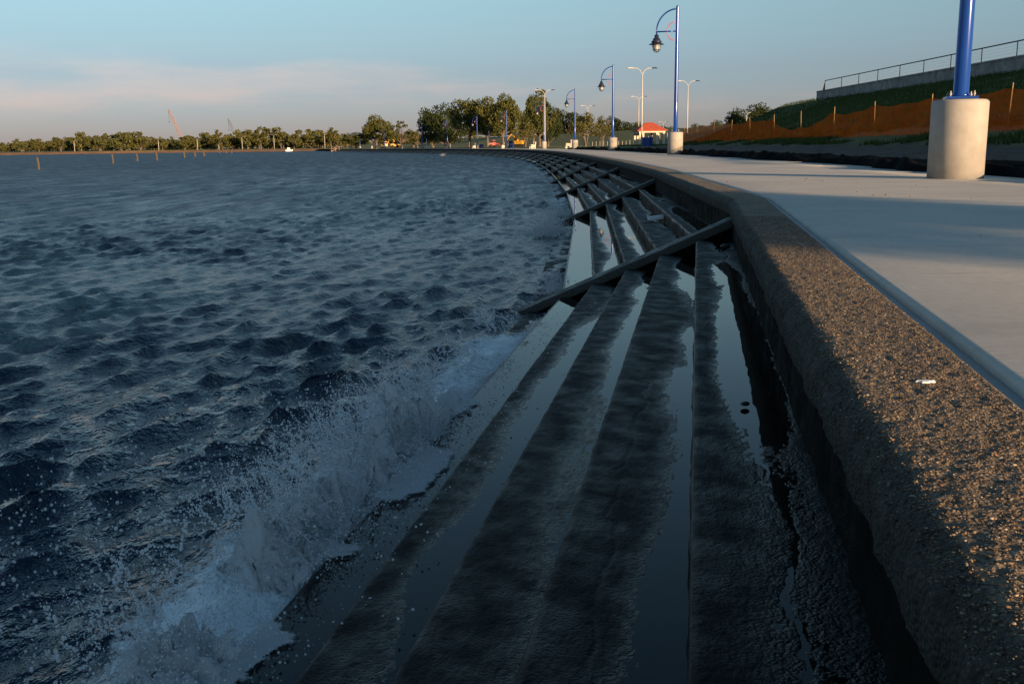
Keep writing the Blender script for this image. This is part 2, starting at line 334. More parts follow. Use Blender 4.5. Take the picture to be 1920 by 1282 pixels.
M = dict(
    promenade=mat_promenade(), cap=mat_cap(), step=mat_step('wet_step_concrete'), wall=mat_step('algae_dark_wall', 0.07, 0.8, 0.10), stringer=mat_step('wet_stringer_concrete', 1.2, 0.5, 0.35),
    web=mat_step('shaded_algae_concrete', 0.06, 0.8, 0.08), film=mat_film(), lake=mat_lake(), foam=mat_foam(), drop=mat_drop(), clear_drop=mat_drop('clear_drops', 0.5), ground=mat_ground(), net=mat_netting(),
    strip=plain('joint_filler', (0.30, 0.31, 0.31), 0.6, 0, 0.12, 4, 0.1),
    pier=plain('cast_pier_concrete', (0.36, 0.345, 0.32), 0.85, 0, 0.14, 4, 0.15),
    blue=plain('blue_pole_paint', (0.012, 0.060, 0.30), 0.22, 0.15, 0.08, 2), red=plain('red_ring_paint', (0.55, 0.09, 0.09), 0.35, 0, 0.1),
    lantern=plain('dark_lantern_metal', (0.035, 0.045, 0.085), 0.4, 0.5, 0.1),
    steel=plain('galvanised_steel', (0.30, 0.30, 0.30), 0.6, 0.3, 0.15), lampglass=plain('clear_lamp_glass', (0.5, 0.52, 0.52), 0.12, 0, 0.05),
    whitepole=plain('pale_pole_paint', (0.48, 0.47, 0.44), 0.4, 0, 0.06), levwall=plain('floodwall_concrete', (0.27, 0.26, 0.245), 0.9, 0, 0.35, 1.5, 0.2),
    rail=plain('dark_rail_paint', (0.012, 0.012, 0.013), 0.7, 0.0, spec=0.1), stake=plain('pale_wood_stake', (0.26, 0.18, 0.08), 0.8), fabric=plain('black_silt_fabric', (0.004, 0.004, 0.0045), 0.95, 0, 0.4, 5, 0.6, spec=0.04),
    bark=plain('grey_bark', (0.13, 0.105, 0.08), 0.95, 0, 0.35, 3, 0.5), piling=plain('weathered_piling', (0.09, 0.07, 0.055), 0.9, 0, 0.35, 2, 0.4),
    roof=plain('red_roof_tile', (0.36, 0.07, 0.035), 0.7, 0, 0.2, 4), cream=plain('cream_render', (0.60, 0.53, 0.42), 0.8, 0, 0.06), bluebin=plain('blue_bin_paint', (0.015, 0.06, 0.30), 0.4, 0, 0.15),
    yellow=plain('yellow_machine_paint', (0.55, 0.29, 0.025), 0.45, 0, 0.15), black=plain('black_rubber', (0.015, 0.015, 0.015), 0.8), redpaint=plain('red_vehicle_paint', (0.45, 0.035, 0.02), 0.35), glass=plain('dark_glass', (0.02, 0.025, 0.03), 0.08),
    bench=plain('pale_bench_concrete', (0.58, 0.52, 0.44), 0.85, 0, 0.1), slat=plain('brown_bench_slat', (0.16, 0.09, 0.05), 0.7), foamtray=plain('white_foam_litter', (0.78, 0.79, 0.8), 0.6, 0, 0.04),
    bank=plain('brown_bank', (0.17, 0.10, 0.055), 0.95, 0, 0.3, 0.2), crane_a=plain('hazed_orange_crane', (0.34, 0.22, 0.19), 0.6), crane_b=plain('blue_grey_crane', (0.16, 0.19, 0.26), 0.6),  # both crane colours have the haze of distance mixed in
    boat=plain('white_boat_paint', (0.8, 0.8, 0.78), 0.35, 0, 0.04), path=plain('pale_path_concrete', (0.40, 0.36, 0.30), 0.9), rock=plain('dark_wet_stone', (0.018, 0.017, 0.015), 0.5, 0, 0.4, 20, 0.5),
    wood=plain('warm_stair_timber', (0.38, 0.24, 0.15), 0.8),
    leaf0=mat_leaf('oak_leaves', (0.072, 0.082, 0.022)), leaf1=mat_leaf('dark_oak_leaves', (0.026, 0.042, 0.013)), leaf3=mat_leaf('far_tree_leaves', (0.085, 0.092, 0.030)), leaf2=mat_leaf('olive_leaves', (0.085, 0.088, 0.024)), grass=mat_leaf('grass_blades', (0.045, 0.075, 0.017)),
)

# ------------------------------------------------------------------ plan of the shore
# the top front edge of the cap (u = 0) as straight panels; u > 0 is inland
heads = [(-200, 10.5), (10.4, 10.5), (10.5, 4.3), (22, 4.3), (22.1, 2.4), (33.8, 2.4), (34, 1.4), (57, 0.8), (90, -0.6), (123, -2.6), (155, -6.0), (196, -9.6), (230, -12.6), (265, -14.6), (340, -15.8), (700, -16)]
hs = np.array(heads)
def heading(s): return R(np.interp(s, hs[:, 0], hs[:, 1]))
PAN = 11.75
BRK = [-48.4, -36.6, -24.9, -13.1, -1.35]
s0 = 10.4
while s0 < 662: BRK.append(s0); s0 += PAN
Vt = []; p0 = Vector((0.305, -0.056))
def march():
    pts = {}
    # forwards from s = 0
    p = p0.copy(); s = 0.0; ds = 0.05; out = [(0.0, p.x, p.y)]
    while s < 668:
        a = heading(s+ds/2); p = p + Vector((math.sin(a), math.cos(a)))*ds; s += ds; out.append((s, p.x, p.y))
    a = R(10.5); back = [(-t, p0.x-math.sin(a)*t, p0.y-math.cos(a)*t) for t in np.arange(200, 0, -2.0)]
    return np.array(back+out)
CURVE = march()
def cpt(s): return Vector((np.interp(s, CURVE[:, 0], CURVE[:, 1]), np.interp(s, CURVE[:, 0], CURVE[:, 2])))
def Xc(Y): return np.interp(Y, CURVE[:, 2], CURVE[:, 1])
VERT = [cpt(s) for s in BRK]
def miter(i):
    d0 = (VERT[i]-VERT[max(i-1, 0)]); d1 = (VERT[min(i+1, len(VERT)-1)]-VERT[i])
    if d0.length == 0: d0 = d1
    if d1.length == 0: d1 = d0
    d0.normalize(); d1.normalize(); n0 = Vector((d0.y, -d0.x)); n1 = Vector((d1.y, -d1.x)); b = (n0+n1).normalized()
    return b / b.dot(n0)
MIT = [miter(i) for i in range(len(VERT))]
NP_ = len(VERT)-1
def panel_xy(i, f, u):
    """f along the panel 0..1, u across; arrays"""
    a, b = VERT[i], VERT[i+1]; ma, mb = MIT[i], MIT[i+1]
    x = (a.x+ma.x*u)*(1-f) + (b.x+mb.x*u)*f; y = (a.y+ma.y*u)*(1-f) + (b.y+mb.y*u)*f
    return x, y
EDGE = [-0.31, -0.67, -1.01, -1.35, -1.69, -2.03, -2.37]
STEPZ = [-0.40, -0.55, -0.70, -0.85, -1.00, -1.15, -1.30]
WATER = -1.15
NEAR = 4                                          # the panel the camera stands on
assert abs(BRK[NEAR]+1.35) < 1e-6
def panel_len(i): return (VERT[i+1]-VERT[i]).length

# ------------------------------------------------------------------ seawall
seawall = tag(empty('seawall', (VERT[NEAR].x, VERT[NEAR].y, -1.5)), 'long curving stepped concrete seawall with rough pebbled cap between lake and promenade', 'seawall')
seawall.location = (0, 0, 0)

def sgrid(i, near_ds, s_from=None):
    """sample fractions along a panel, finer near the camera"""
    L = panel_len(i)
    if i == NEAR:
        s = 0.0; out = [0.0]; cur = -1.35
        while cur < 10.4-1e-4:
            step = max(near_ds, abs(cur+0.2)*0.0045*1.2) if cur > 0.4 else 0.15
            cur += step; out.append(min(1.0, (cur+1.35)/L))
        out = [f for f in out if f < 1.0]+[1.0]
        return np.array(out)
    d = abs(BRK[i]); n = int(np.clip(L/max(0.04, d*0.004), 6, 220))
    return np.linspace(0, 1, n+1)

def extrude_panel(i, prof, fr, disp=None):
    prof = np.asarray(prof, float); f = fr[:, None]; u = prof[None, :, 0]; z = np.broadcast_to(prof[None, :, 1], (len(fr), len(prof))).copy()
    f = np.broadcast_to(f, z.shape); u = np.broadcast_to(u, z.shape).copy()
    if disp is not None: u, z = disp(f*panel_len(i)+BRK[i], u, z)
    x, y = panel_xy(i, f, u)
    return np.stack([x, y, z], -1).reshape(-1, 3), grid_faces(len(fr), len(prof))

def cap_profile(n):
    # from the foot of the nose over the round and across the top
    pts = [(0.055, -0.19), (0.035, -0.175), (0.014, -0.15)]
    for a in np.linspace(195, 95, n): pts.append((0.078+0.070*math.cos(R(a)), -0.072+0.072*math.sin(R(a))))
    for u in np.linspace(0.086, 0.362, max(3, n*4)): pts.append((u, 0.0))
    pts += [(0.370, -0.006), (0.373, -0.03), (0.373, -0.12)]
    return pts
def cap_disp(seed):
    def d(s, u, z):
        rough = fbm(s*9, u*9+z*9, seed=seed, octs=4, gain=0.6)
        fine = fbm(s*55, u*55, z*55, seed=seed+5, octs=2, gain=0.6)
        nose = np.clip((0.10-u)/0.08, 0, 1)
        amt = 0.0014+0.006*nose
        k = rough*amt + fine*0.0022
        inner = np.clip((0.368-u)/0.01, 0, 1)
        z2 = z + k*inner*np.where(u > 0.06, 1, 0.4) + 0.0025*fbm(s*0.9, u*3, seed=seed+9, octs=2)*inner
        u2 = u - k*nose*1.2
        return u2, z2
    return d
def wall_disp(seed):
    def d(s, u, z): return u + 0.006*fbm(s*6, z*9, seed=seed, octs=4, gain=0.6), z
    return d
def crack(s, uu, centre, seed, width=0.010):
    c = centre + 0.11*fbm(s*1.9, s*0, seed=seed, octs=5, gain=0.62)
    return np.exp(-((uu-c)/width)**2)
def step_profile(k, nt_):
    e, z = EDGE[k], STEPZ[k]
    inner = (EDGE[k-1]+0.012) if k > 0 else 0.060
    pts = [(e+0.018, z-0.17), (e+0.012, z-0.09), (e+0.004, z-0.03), (e+0.003, z-0.014), (e+0.010, z-0.004)]
    for a in np.linspace(0, 1, nt_): pts.append((e+0.022+(inner-e-0.022)*a, z))
    return pts
PUDDLE = [0.0125, 0.0180, 0.0125, 0.0092, 0.0000]     # standing-water level below each step's nosing
TILT = [0.015, 0.024, 0.021, 0.019, 0.008, 0.01, 0.01]
def step_disp(k, seed, fine):
    e, z0 = EDGE[k], STEPZ[k]; inner = (EDGE[k-1]+0.012) if k > 0 else 0.060; w = inner-e
    def d(s, u, z):
        a = np.clip((u-e)/w, 0, 1); top = z > z0-0.02
        wear = fbm(s*0.45, np.full_like(s, k*3.1), seed=seed, octs=3)
        h = (-TILT[k]*np.sin(math.pi*np.clip(a*0.86, 0, 1)**1.2) if k == 0 else -TILT[k]*a)*(1+0.40*wear) + 0.0020*fbm(s*1.6, u*6, seed=seed+1, octs=3) + 0.0006*fbm(s*16, u*30, seed=seed+2, octs=2)
        if fine: h = h + 0.0012*fbm(s*55, u*70, seed=seed+3, octs=3, gain=0.65)
        if fine and k in (0, 1):
            h = h - 0.004*crack(s, a, (0.62, 0.42)[k], seed+20, 0.018)*np.clip(fbm(s*0.35, s*0, seed=seed+31, octs=2)+(0.35, 0.55)[k], 0, 1)
        if k == 4: h = h*0.6
        edge = np.clip(1-a*7, 0, 1)
        h = h - edge*0.005*np.clip(fbm(s*2.6, u*4, seed=seed+7, octs=4, gain=0.6), 0, 1)
        return u + np.where(top, 0, 0.010*fbm(s*5, z*8, seed=seed+8, octs=3)), z + np.where(top, h, h*0.5)
    return d
for i in range(NP_):
    if BRK[i] > 505: break
    d = max(0, BRK[i]); near = i == NEAR
    fr = sgrid(i, 0.009)
    V, F = extrude_panel(i, cap_profile(9 if near else (6 if d < 60 else 3)), fr, cap_disp(40+i) if d < 120 else None)
    pu = np.array(cap_profile(9 if near else (6 if d < 60 else 3)))[:, 0]; nose_dk = np.tile(np.clip(0.9-(pu-0.03)/0.075, 0, 1), len(fr)).astype(np.float32)
    cme = np_mesh('cap', V, F); ca_ = cme.attributes.new('nose_dark', 'FLOAT', 'POINT'); ca_.data.foreach_set('value', nose_dk)
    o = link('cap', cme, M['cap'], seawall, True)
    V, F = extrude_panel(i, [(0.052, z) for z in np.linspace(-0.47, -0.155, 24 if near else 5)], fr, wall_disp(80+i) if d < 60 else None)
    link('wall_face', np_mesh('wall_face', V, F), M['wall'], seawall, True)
    ns = 7 if d < 60 else 6
    for k in range(ns):
        fr2 = sgrid(i, 0.010 if k < 2 else 0.014)
        V, F = extrude_panel(i, step_profile(k, 52 if near else (10 if d < 40 else 4)), fr2, step_disp(k, 120+i*11+k, near) if d < 90 else None)
        sme = np_mesh('step', V, F)
        if k < 5: wa_ = sme.attributes.new('wet', 'FLOAT', 'POINT'); wa_.data.foreach_set('value', (np.clip(1-(V[:, 2]-(STEPZ[k]-PUDDLE[k]))/0.006, 0, 1)**1.5*(V[:, 2] > STEPZ[k]-0.06)).astype(np.float32))
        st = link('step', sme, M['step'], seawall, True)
        if k < 5 and -20 < BRK[i] < 90:
            e = EDGE[k]; inner = (EDGE[k-1]+0.008) if k > 0 else 0.05
            V, F = extrude_panel(i, [(u, STEPZ[k]-PUDDLE[k]) for u in np.linspace(e+0.03, inner, 3)], np.linspace(0.012, 0.988, 12))
            link('puddle', np_mesh('puddle', V, F), M['film'], st)
# sloping stringers over the joints
def stringer(i):
    dvec = (VERT[i+1]-VERT[i-1]).normalized(); n = MIT[i].normalized()
    def pt(u, z, s): q = VERT[i]+n*u+dvec*s; return (q.x, q.y, z)
    u0, u1 = 0.05, -2.55
    zt = lambda u: -0.222+(u+0.02)*0.4412
    for sgn in (-1, 1):
        a, b = (0.006, 0.16) if sgn > 0 else (-0.16, -0.006)
        us = np.linspace(u0, u1, 60); ss = np.linspace(a, b, 5); V = []
        rows = []
        for u in us:
            w = 0.004*float(fbm(np.array([u*6]), np.array([i*3.3+sgn]), seed=3, octs=3)[0])
            rows.append([pt(u, zt(u)-0.085, a), pt(u, zt(u)-0.008+w, a)]+[pt(u, zt(u)+w+0.002*random.uniform(-1, 1), s) for s in np.linspace(a+0.008, b-0.008, 4)]+[pt(u, zt(u)-0.008+w, b), pt(u, zt(u)-0.085, b)])
        V = np.array(rows).reshape(-1, 3)
        link('stringer', np_mesh('stringer', V, grid_faces(60, 8)), M['stringer'], seawall)
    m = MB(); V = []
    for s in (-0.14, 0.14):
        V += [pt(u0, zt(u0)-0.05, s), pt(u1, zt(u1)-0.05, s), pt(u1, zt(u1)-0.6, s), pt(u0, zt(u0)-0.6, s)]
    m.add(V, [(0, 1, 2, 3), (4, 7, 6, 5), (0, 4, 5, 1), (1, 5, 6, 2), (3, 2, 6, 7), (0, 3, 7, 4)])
    m.build('stringer_web', M['web'], seawall)  # wet algae black, with the deep shade under the beam put into the colour
for i in range(1, NP_):
    if BRK[i] < 330 and i != NEAR: stringer(i)
# pebbles standing out of the nearest stretch of cap
def ico(sub=0):
    t = (1+5**0.5)/2
    v = np.array([(-1, t, 0), (1, t, 0), (-1, -t, 0), (1, -t, 0), (0, -1, t), (0, 1, t), (0, -1, -t), (0, 1, -t), (t, 0, -1), (t, 0, 1), (-t, 0, -1), (-t, 0, 1)], float); v /= np.linalg.norm(v[0])
    f = np.array([(0, 11, 5), (0, 5, 1), (0, 1, 7), (0, 7, 10), (0, 10, 11), (1, 5, 9), (5, 11, 4), (11, 10, 2), (10, 7, 6), (7, 1, 8), (3, 9, 4), (3, 4, 2), (3, 2, 6), (3, 6, 8), (3, 8, 9), (4, 9, 5), (2, 4, 11), (6, 2, 10), (8, 6, 7), (9, 8, 1)])
    return v, f
ICO_V, ICO_F = ico()
OCT_V = np.array([(1, 0, 0), (-1, 0, 0), (0, 1, 0), (0, -1, 0), (0, 0, 1), (0, 0, -1)], float)
OCT_F = np.array([(0, 2, 4), (2, 1, 4), (1, 3, 4), (3, 0, 4), (2, 0, 5), (1, 2, 5), (3, 1, 5), (0, 3, 5)])
def blobs(name, P, S, mat, parent=None, base='ico', jitter=0.0, smooth=True):
    """many small solids in one mesh: centres P (n,3), radii S (n,3) or (n,)"""
    bv, bf = (ICO_V, ICO_F) if base == 'ico' else (OCT_V, OCT_F)
    P = np.asarray(P); S = np.asarray(S); S = S[:, None] if S.ndim == 1 else S
    n = len(P); V = P[:, None, :] + bv[None]*S[:, None, :]
    if jitter: V = V + rng.normal(0, jitter, V.shape)*S[:, None, :]
    F = bf[None] + (np.arange(n)*len(bv))[:, None, None]
    return link(name, np_mesh(name, V.reshape(-1, 3), F.reshape(-1, 3)), mat, parent, smooth)
def mat_pebble():
    m, nt, b = new_mat('pebbles'); geo = N(nt, 'ShaderNodeNewGeometry')
    nt.links.new(ramp(nt, geo.outputs['Random Per Island'], [(0, (0.04, 0.032, 0.026)), (0.35, (0.11, 0.08, 0.055)), (0.6, (0.20, 0.14, 0.085)), (0.9, (0.22, 0.175, 0.13)), (0.985, (0.42, 0.37, 0.30)), (1, (0.34, 0.13, 0.06))]), b.inputs['Base Color'])
    b.inputs['Roughness'].default_value = 0.85; b.inputs['Specular IOR Level'].default_value = 0.2; return m
n = 60000
s_ = 0.3+7.5*rng.random(n)**1.6; u_ = 0.012+0.35*rng.random(n); rad = 0.0012+0.0024*rng.random(n)**2.4+0.003*(rng.random(n) > 0.992)
zz = np.where(u_ < 0.078, -0.072+np.sqrt(np.clip(0.072**2-(u_-0.078)**2, 0, None)), 0.0) - rad*0.15
up_, zp_ = cap_disp(40+NEAR)(s_, u_, zz); u_, zz = up_, zp_+0.0006
x, y = panel_xy(NEAR, (s_+1.35)/panel_len(NEAR), u_)
o = blobs('cap_pebbles', np.stack([x, y, zz], 1), np.stack([rad*rng.uniform(.8, 1.5, n), rad*rng.uniform(.8, 1.5, n), rad*0.5], 1), mat_pebble(), seawall, base='oct', jitter=0.15)
tag(o, kind='stuff')

# ------------------------------------------------------------------ promenade
def strip_sheet(name, u0, u1, z, mat, s_end=560, kind='structure', lip=False):
    P = []
    idx = [i for i in range(len(VERT)) if BRK[i] < s_end]
    prof = [(u0, z-0.06), (u0, z-0.010), (u0+0.010, z-0.002), (u0+0.03, z)] if lip else [(u0, z)]
    prof += [(u, z) for u in ([0.9, 2, 3.5] if lip else [])]+[(u1, z)]
    if lip: prof += [(u1+0.003, z-0.12)]
    for i in idx:
        for u, zz_ in prof: q = VERT[i]+MIT[i]*u; P.append((q.x, q.y, zz_))
    o = link(name, np_mesh(name, P, grid_faces(len(idx), len(prof))), mat)
    if kind: o['kind'] = kind
    return o
strip_sheet('joint_strip', 0.366, 0.44, -0.022, M['strip'])
strip_sheet('promenade', 0.422, 4.75, 0.004, M['promenade'], lip=True)

# ------------------------------------------------------------------ ground: levee and land
def levee(Y):
    """(toe t, toe z, crest t0, crest t1, crest z)"""
    k = np.clip((Y-118)/70, 0, 1); k = k*k*(3-2*k)
    k1 = np.clip((Y-80)/45, 0, 1); k1 = k1*k1*(3-2*k1)
    return 11.2+13*k1, 0.70-0.45*k1, 30.9+12*k, 37+12*k, 5.15-1.45*k
def land_z(X, Y):
    t = X-Xc(Y); a, za, b0, b1, zb = levee(Y)
    prof_t = np.array([4.6, 5.2, 6.5, 8.5]); prof_z = np.array([-0.06, -0.02, 0.05, 0.20])
    if t <= 8.5: z = np.interp(t, prof_t, prof_z)
    elif t <= a: z = 0.20+(za-0.20)*((t-8.5)/(a-8.5))
    elif t <= b0: z = za+(zb-za)*((t-a)/(b0-a))
    elif t <= b1: z = zb
    elif t <= b1+18: z = zb+(0.5-zb)*((t-b1)/18)
    else: z = 0.5
    return float(z)
Ys = np.concatenate([np.arange(-180, 0, 6), np.arange(0, 140, 1.25), np.arange(140, 641, 5.0)]); Ys[-1] = 640
Ts = np.concatenate([[4.6, 4.9, 5.2], np.arange(5.5, 14, 0.5), np.arange(14, 50, 1.5), np.arange(50, 90, 8), [120, 200, 400, 800, 1600]])
G = np.zeros((len(Ys), len(Ts), 3)); D = np.zeros((len(Ys), len(Ts)))
for a, Y in enumerate(Ys):
    for b, t in enumerate(Ts):
        X = Xc(Y)+t; G[a, b] = (X, Y, land_z(X, Y)); D[a, b] = np.clip(1.5-abs(t-6.8)/2.9, 0, 1) if Y < 100 else np.clip(1.0-abs(t-6)/2.5, 0, 1)*0.6
bm_ = fbm(G[..., 0]*0.5, G[..., 1]*0.5, seed=77, octs=4)
G[..., 2] += np.where(Ts[None, :] > 5.3, bm_*0.05, 0)
me = np_mesh('ground', G.reshape(-1, 3), grid_faces(len(Ys), len(Ts)))
at_ = me.attributes.new('dirt', 'FLOAT', 'POINT'); at_.data.foreach_set('value', D.ravel().astype(np.float32))
tag(link('ground', me, M['ground'], smooth=True), kind='structure')
# land beyond the lake
P = []; xs = np.concatenate([[-3000, -1500], np.arange(-700, 40, 20), [200, 1600]])
for X in xs:
    w = 4*math.sin(X*0.02)
    P += [(X, 628+w, -1.9), (X, 634+w, -0.75), (X, 636+w, 0.05), (X, 640.1, 0.3), (X, 700, 0.9), (X, 1000, 1.5), (X, 6500, 2)]
me = np_mesh('far_shore', P, grid_faces(len(xs), 7)); me.materials.append(M['ground']); me.materials.append(M['bank'])
for p in me.polygons:
    if max(me.vertices[v].co.y for v in p.vertices) < 645: p.material_index = 1
tag(link('far_shore', me), kind='structure')

# ------------------------------------------------------------------ lake
def splash_amount(s):
    """how strongly a wave is breaking along the lowest dry step"""
    return np.clip(1.0*np.exp(-((s-3.1)/1.0)**2)+1.0*np.exp(-((s-4.6)/0.9)**2)+0.62*np.exp(-((s-5.9)/0.7)**2)+0.75*np.exp(-((s-8.0)/0.75)**2)+0.35*np.exp(-((s-7.0)/0.6)**2), 0, 1.0)
def ragged(s, seed=64): return splash_amount(s)*np.clip(0.55+1.0*fbm(s*2.3, s*0, seed=seed, octs=3), 0.12, 1.25)
def near_frame(x, y):
    a = R(10.5); s = x*math.sin(a)+y*math.cos(a); u = x*math.cos(a)-y*math.sin(a)-0.31
    return s, u
ang = np.concatenate([np.linspace(R(-120), R(-42), 110)[:-1], np.linspace(R(-42), R(13.5), 560)]); NA, NR = len(ang), 820
rr = np.exp(np.linspace(math.log(1.6), math.log(700), NR)); rr[-1] = 700
A_, R_ = np.meshgrid(ang, rr, indexing='ij')
X0 = np.sin(A_)*R_; Y0 = np.cos(A_)*R_
cell_r = R_*(math.log(700/1.6)/NR); cell_a = R_*np.gradient(ang)[:, None]
H = np.zeros_like(X0); DX = np.zeros_like(X0); DY = np.zeros_like(X0)
wr = np.random.default_rng(3)
NW = 84
lam = np.exp(np.linspace(math.log(0.17), math.log(4.5), NW))*wr.uniform(0.93, 1.07, NW)
VAR = np.full_like(X0, 0.00004)
for l in lam:
    th = R(-26)+wr.normal(0, 0.50 if l < 0.8 else 0.30)
    k = 2*math.pi/l; amp = 0.0106*l*(math.exp(-(math.log(l/0.45)/0.72)**2) if l > 0.45 else 1.1-0.1*(l/0.45))
    ph = wr.uniform(0, 2*math.pi); kx, ky = math.cos(th)*k, math.sin(th)*k
    cr = np.abs(math.cos(th)*np.sin(A_)+math.sin(th)*np.cos(A_)); ca = np.sqrt(np.clip(1-cr*cr, 0, 1)); cell = np.maximum(cell_r*cr, cell_a*ca)
    fade = np.clip((l/cell-1.1)/1.3, 0, 1) if l > 0.7 else np.clip((l/cell-2.0)/1.6, 0, 1)
    arg = kx*X0+ky*Y0+ph; c = np.cos(arg); s = np.sin(arg)
    H += amp*c*fade; DX -= 1.1*amp*math.cos(th)*s*fade; DY -= 1.1*amp*math.sin(th)*s*fade
    VAR += 0.5*(amp*k)**2*(1-fade**2)
ROUGH = np.sqrt(np.sqrt(VAR*1.0))*(0.66+0.24*np.clip(R_/120, 0, 1))
gust = np.clip(1+0.20*fbm(X0*0.06, Y0*0.06, seed=5, octs=2)+0.50*fbm(X0*0.33, Y0*0.22, seed=6, octs=3), 0.35, 2.0)
H *= gust; DX *= gust; DY *= gust
s_w, u_w = near_frame(X0, Y0)
edge_d = np.clip((-1.72-u_w), 0, None)
inshore = (s_w > -2) & (s_w < 10.3)
sa = splash_amount(s_w)
H = np.where(inshore, H + 0.10*sa*np.exp(-((edge_d-0.25)/0.28)**2), H)
foam = np.where(inshore, np.clip(sa*0.8*np.exp(-((edge_d-0.15)/0.45)**2)+0.30*np.exp(-(edge_d/0.45)**2)+0.27*np.exp(-(edge_d/0.9)**2)*np.clip(fbm(X0*1.5, Y0*1.5, seed=19, octs=3), 0, 1), 0, 1), 0)
tl = X0-Xc(Y0)
foam = np.where((~inshore) & (Y0 < 320), np.clip(0.50*np.exp(-((tl+1.95)/0.5)**2)*(0.55+0.9*fbm(X0*0.2, Y0*0.2, seed=9, octs=2)), 0, 1), foam)
W = np.stack([X0+DX, Y0+DY, WATER+H], -1)
me = np_mesh('lake_water', W.reshape(-1, 3), grid_faces(NA, NR))
at_ = me.attributes.new('foam', 'FLOAT', 'POINT'); at_.data.foreach_set('value', foam.ravel().astype(np.float32))
at_ = me.attributes.new('rough', 'FLOAT', 'POINT'); at_.data.foreach_set('value', ROUGH.ravel().astype(np.float32))
tag(link('lake_water', me, M['lake'], smooth=True), kind='structure')

# ------------------------------------------------------------------ breaking wave
def splash_point(s, u, z):
    a = R(10.5); u = u+0.31
    return np.stack([s*math.sin(a)+u*math.cos(a), s*math.cos(a)-u*math.sin(a), z], -1)
splash = tag(empty('wave_splash', tuple(splash_point(np.array(4.0), np.array(-1.9), np.array(WATER)))), 'white wave breaking into foam and spray along the lowest step', 'splash', kind='stuff')
inv = splash.location.copy()
def to_local(P): return np.asarray(P)-np.array(inv)
for layer in range(3):
    s_a = np.arange(1.6, 9.6, 0.012); v_a = np.linspace(0, 1, 46); S, Vv = np.meshgrid(s_a, v_a, indexing='ij')
    amt = ragged(S)*(0.85+0.35*fbm(S*3.3, S*0+layer, seed=60+layer, octs=3))
    amt = np.clip(amt, 0, 1.3)
    width = 0.16+0.34*amt; uc = -1.66-width*Vv*(1.0+0.15*layer)+0.10*amt
    hgt = 0.135*amt*np.sin(math.pi*np.clip(Vv, 0, 1)**0.8)**1.2*(0.65+0.25*layer)
    n3 = fbm(S*4.5, uc*4.5, S*0+layer*3.7, seed=31+layer, octs=5, gain=0.62)
    z = np.minimum(WATER+0.02+hgt*(1+0.8*n3)+0.055*n3*np.clip(amt, 0.2, 1), -0.74+0.05*n3)
    uc = uc+0.05*fbm(S*6, Vv*4, seed=90+layer, octs=4, gain=0.6)
    P = splash_point(S+0.04*fbm(S*5, Vv*5, seed=95+layer, octs=3), uc, z)
    me = np_mesh('foam', to_local(P.reshape(-1, 3)), grid_faces(len(s_a), len(v_a)))
    dens = np.clip(amt*1.5, 0, 1)*np.clip(np.sin(math.pi*Vv)**0.5, 0, 1)*(1.0-0.13*layer)
    at_ = me.attributes.new('dens', 'FLOAT', 'POINT'); at_.data.foreach_set('value', dens.ravel().astype(np.float32))
    link('foam', me, M['foam'], splash, True)
# backwash running off the lowest treads
for uu0, uu1, zz0 in ((-1.70, -1.40, -0.996), (-2.03, -1.70, -1.146)):
    s_a = np.arange(1.6, 9.2, 0.02); v_a = np.linspace(0, 1, 16); S, Vv = np.meshgrid(s_a, v_a, indexing='ij')
    P = splash_point(S, uu0+(uu1-uu0)*Vv, zz0+0.006+0.010*np.abs(fbm(S*9, Vv*5, seed=71, octs=4))*(1-Vv*0.7))
    me = np_mesh('foam', to_local(P.reshape(-1, 3)), grid_faces(len(s_a), len(v_a)))
    dens = np.clip(ragged(S, 82)*1.15*(1-Vv)**0.7+0.25*fbm(S*1.7, Vv*2, seed=84, octs=3)*splash_amount(S), 0, 0.86)*np.clip((s_a[:, None]-1.6)*2, 0, 1)
    at_ = me.attributes.new('dens', 'FLOAT', 'POINT'); at_.data.foreach_set('value', dens.ravel().astype(np.float32))
    link('foam', me, M['foam'], splash, True)
# spray: clouds of drops on the crest, thrown arcs, loose drops over the water
def pick_s(n, power=1.0):
    out = np.zeros(0)
    while len(out) < n:
        s = rng.uniform(1.6, 9.4, n*3); keep = rng.random(n*3) < ragged(s)**power; out = np.concatenate([out, s[keep]])
    return out[:n]
n = 30000
s = pick_s(n); am = ragged(s)
v = rng.random(n); width = 0.14+0.36*am; u = -1.58-width*v+rng.normal(0, 0.03, n)
hh = (0.03+0.23*am*np.sin(math.pi*v**0.8)**1.1)
z = WATER+hh*(1+0.5*fbm(s*5, u*5, seed=44, octs=3))*rng.beta(2.2, 1.3, n)*1.25
r_ = 0.0016+0.0042*rng.random(n)**2.6
z = np.minimum(z, -0.70+0.05*rng.random(n))
blobs('spray', to_local(splash_point(s, u, z)), r_, M['drop'], splash, base='oct', jitter=0.12)
P = []; S_ = []
for k in range(520):
    s = float(pick_s(1)[0]); am = float(splash_amount(np.array(s)))
    p = np.array([s, -1.85-0.35*random.random(), WATER+0.15+0.25*am*random.random()])
    vel = np.array([random.gauss(0, 0.35), random.gauss(-0.35, 0.6), random.uniform(0.5, 2.0)*(0.5+0.5*am)])
    T = random.uniform(0.06, 0.22); m_ = random.randint(10, 34); r0 = random.uniform(0.0025, 0.0075)
    for q in range(m_):
        t = T*q/m_; a = q/m_
        pos = p+vel*t+np.array([0, 0, -4.9*t*t])+np.random.normal(0, 0.002+0.006*a, 3)
        P.append(splash_point(*pos)); S_.append(r0*(1-0.65*a)*random.uniform(0.55, 1.2))
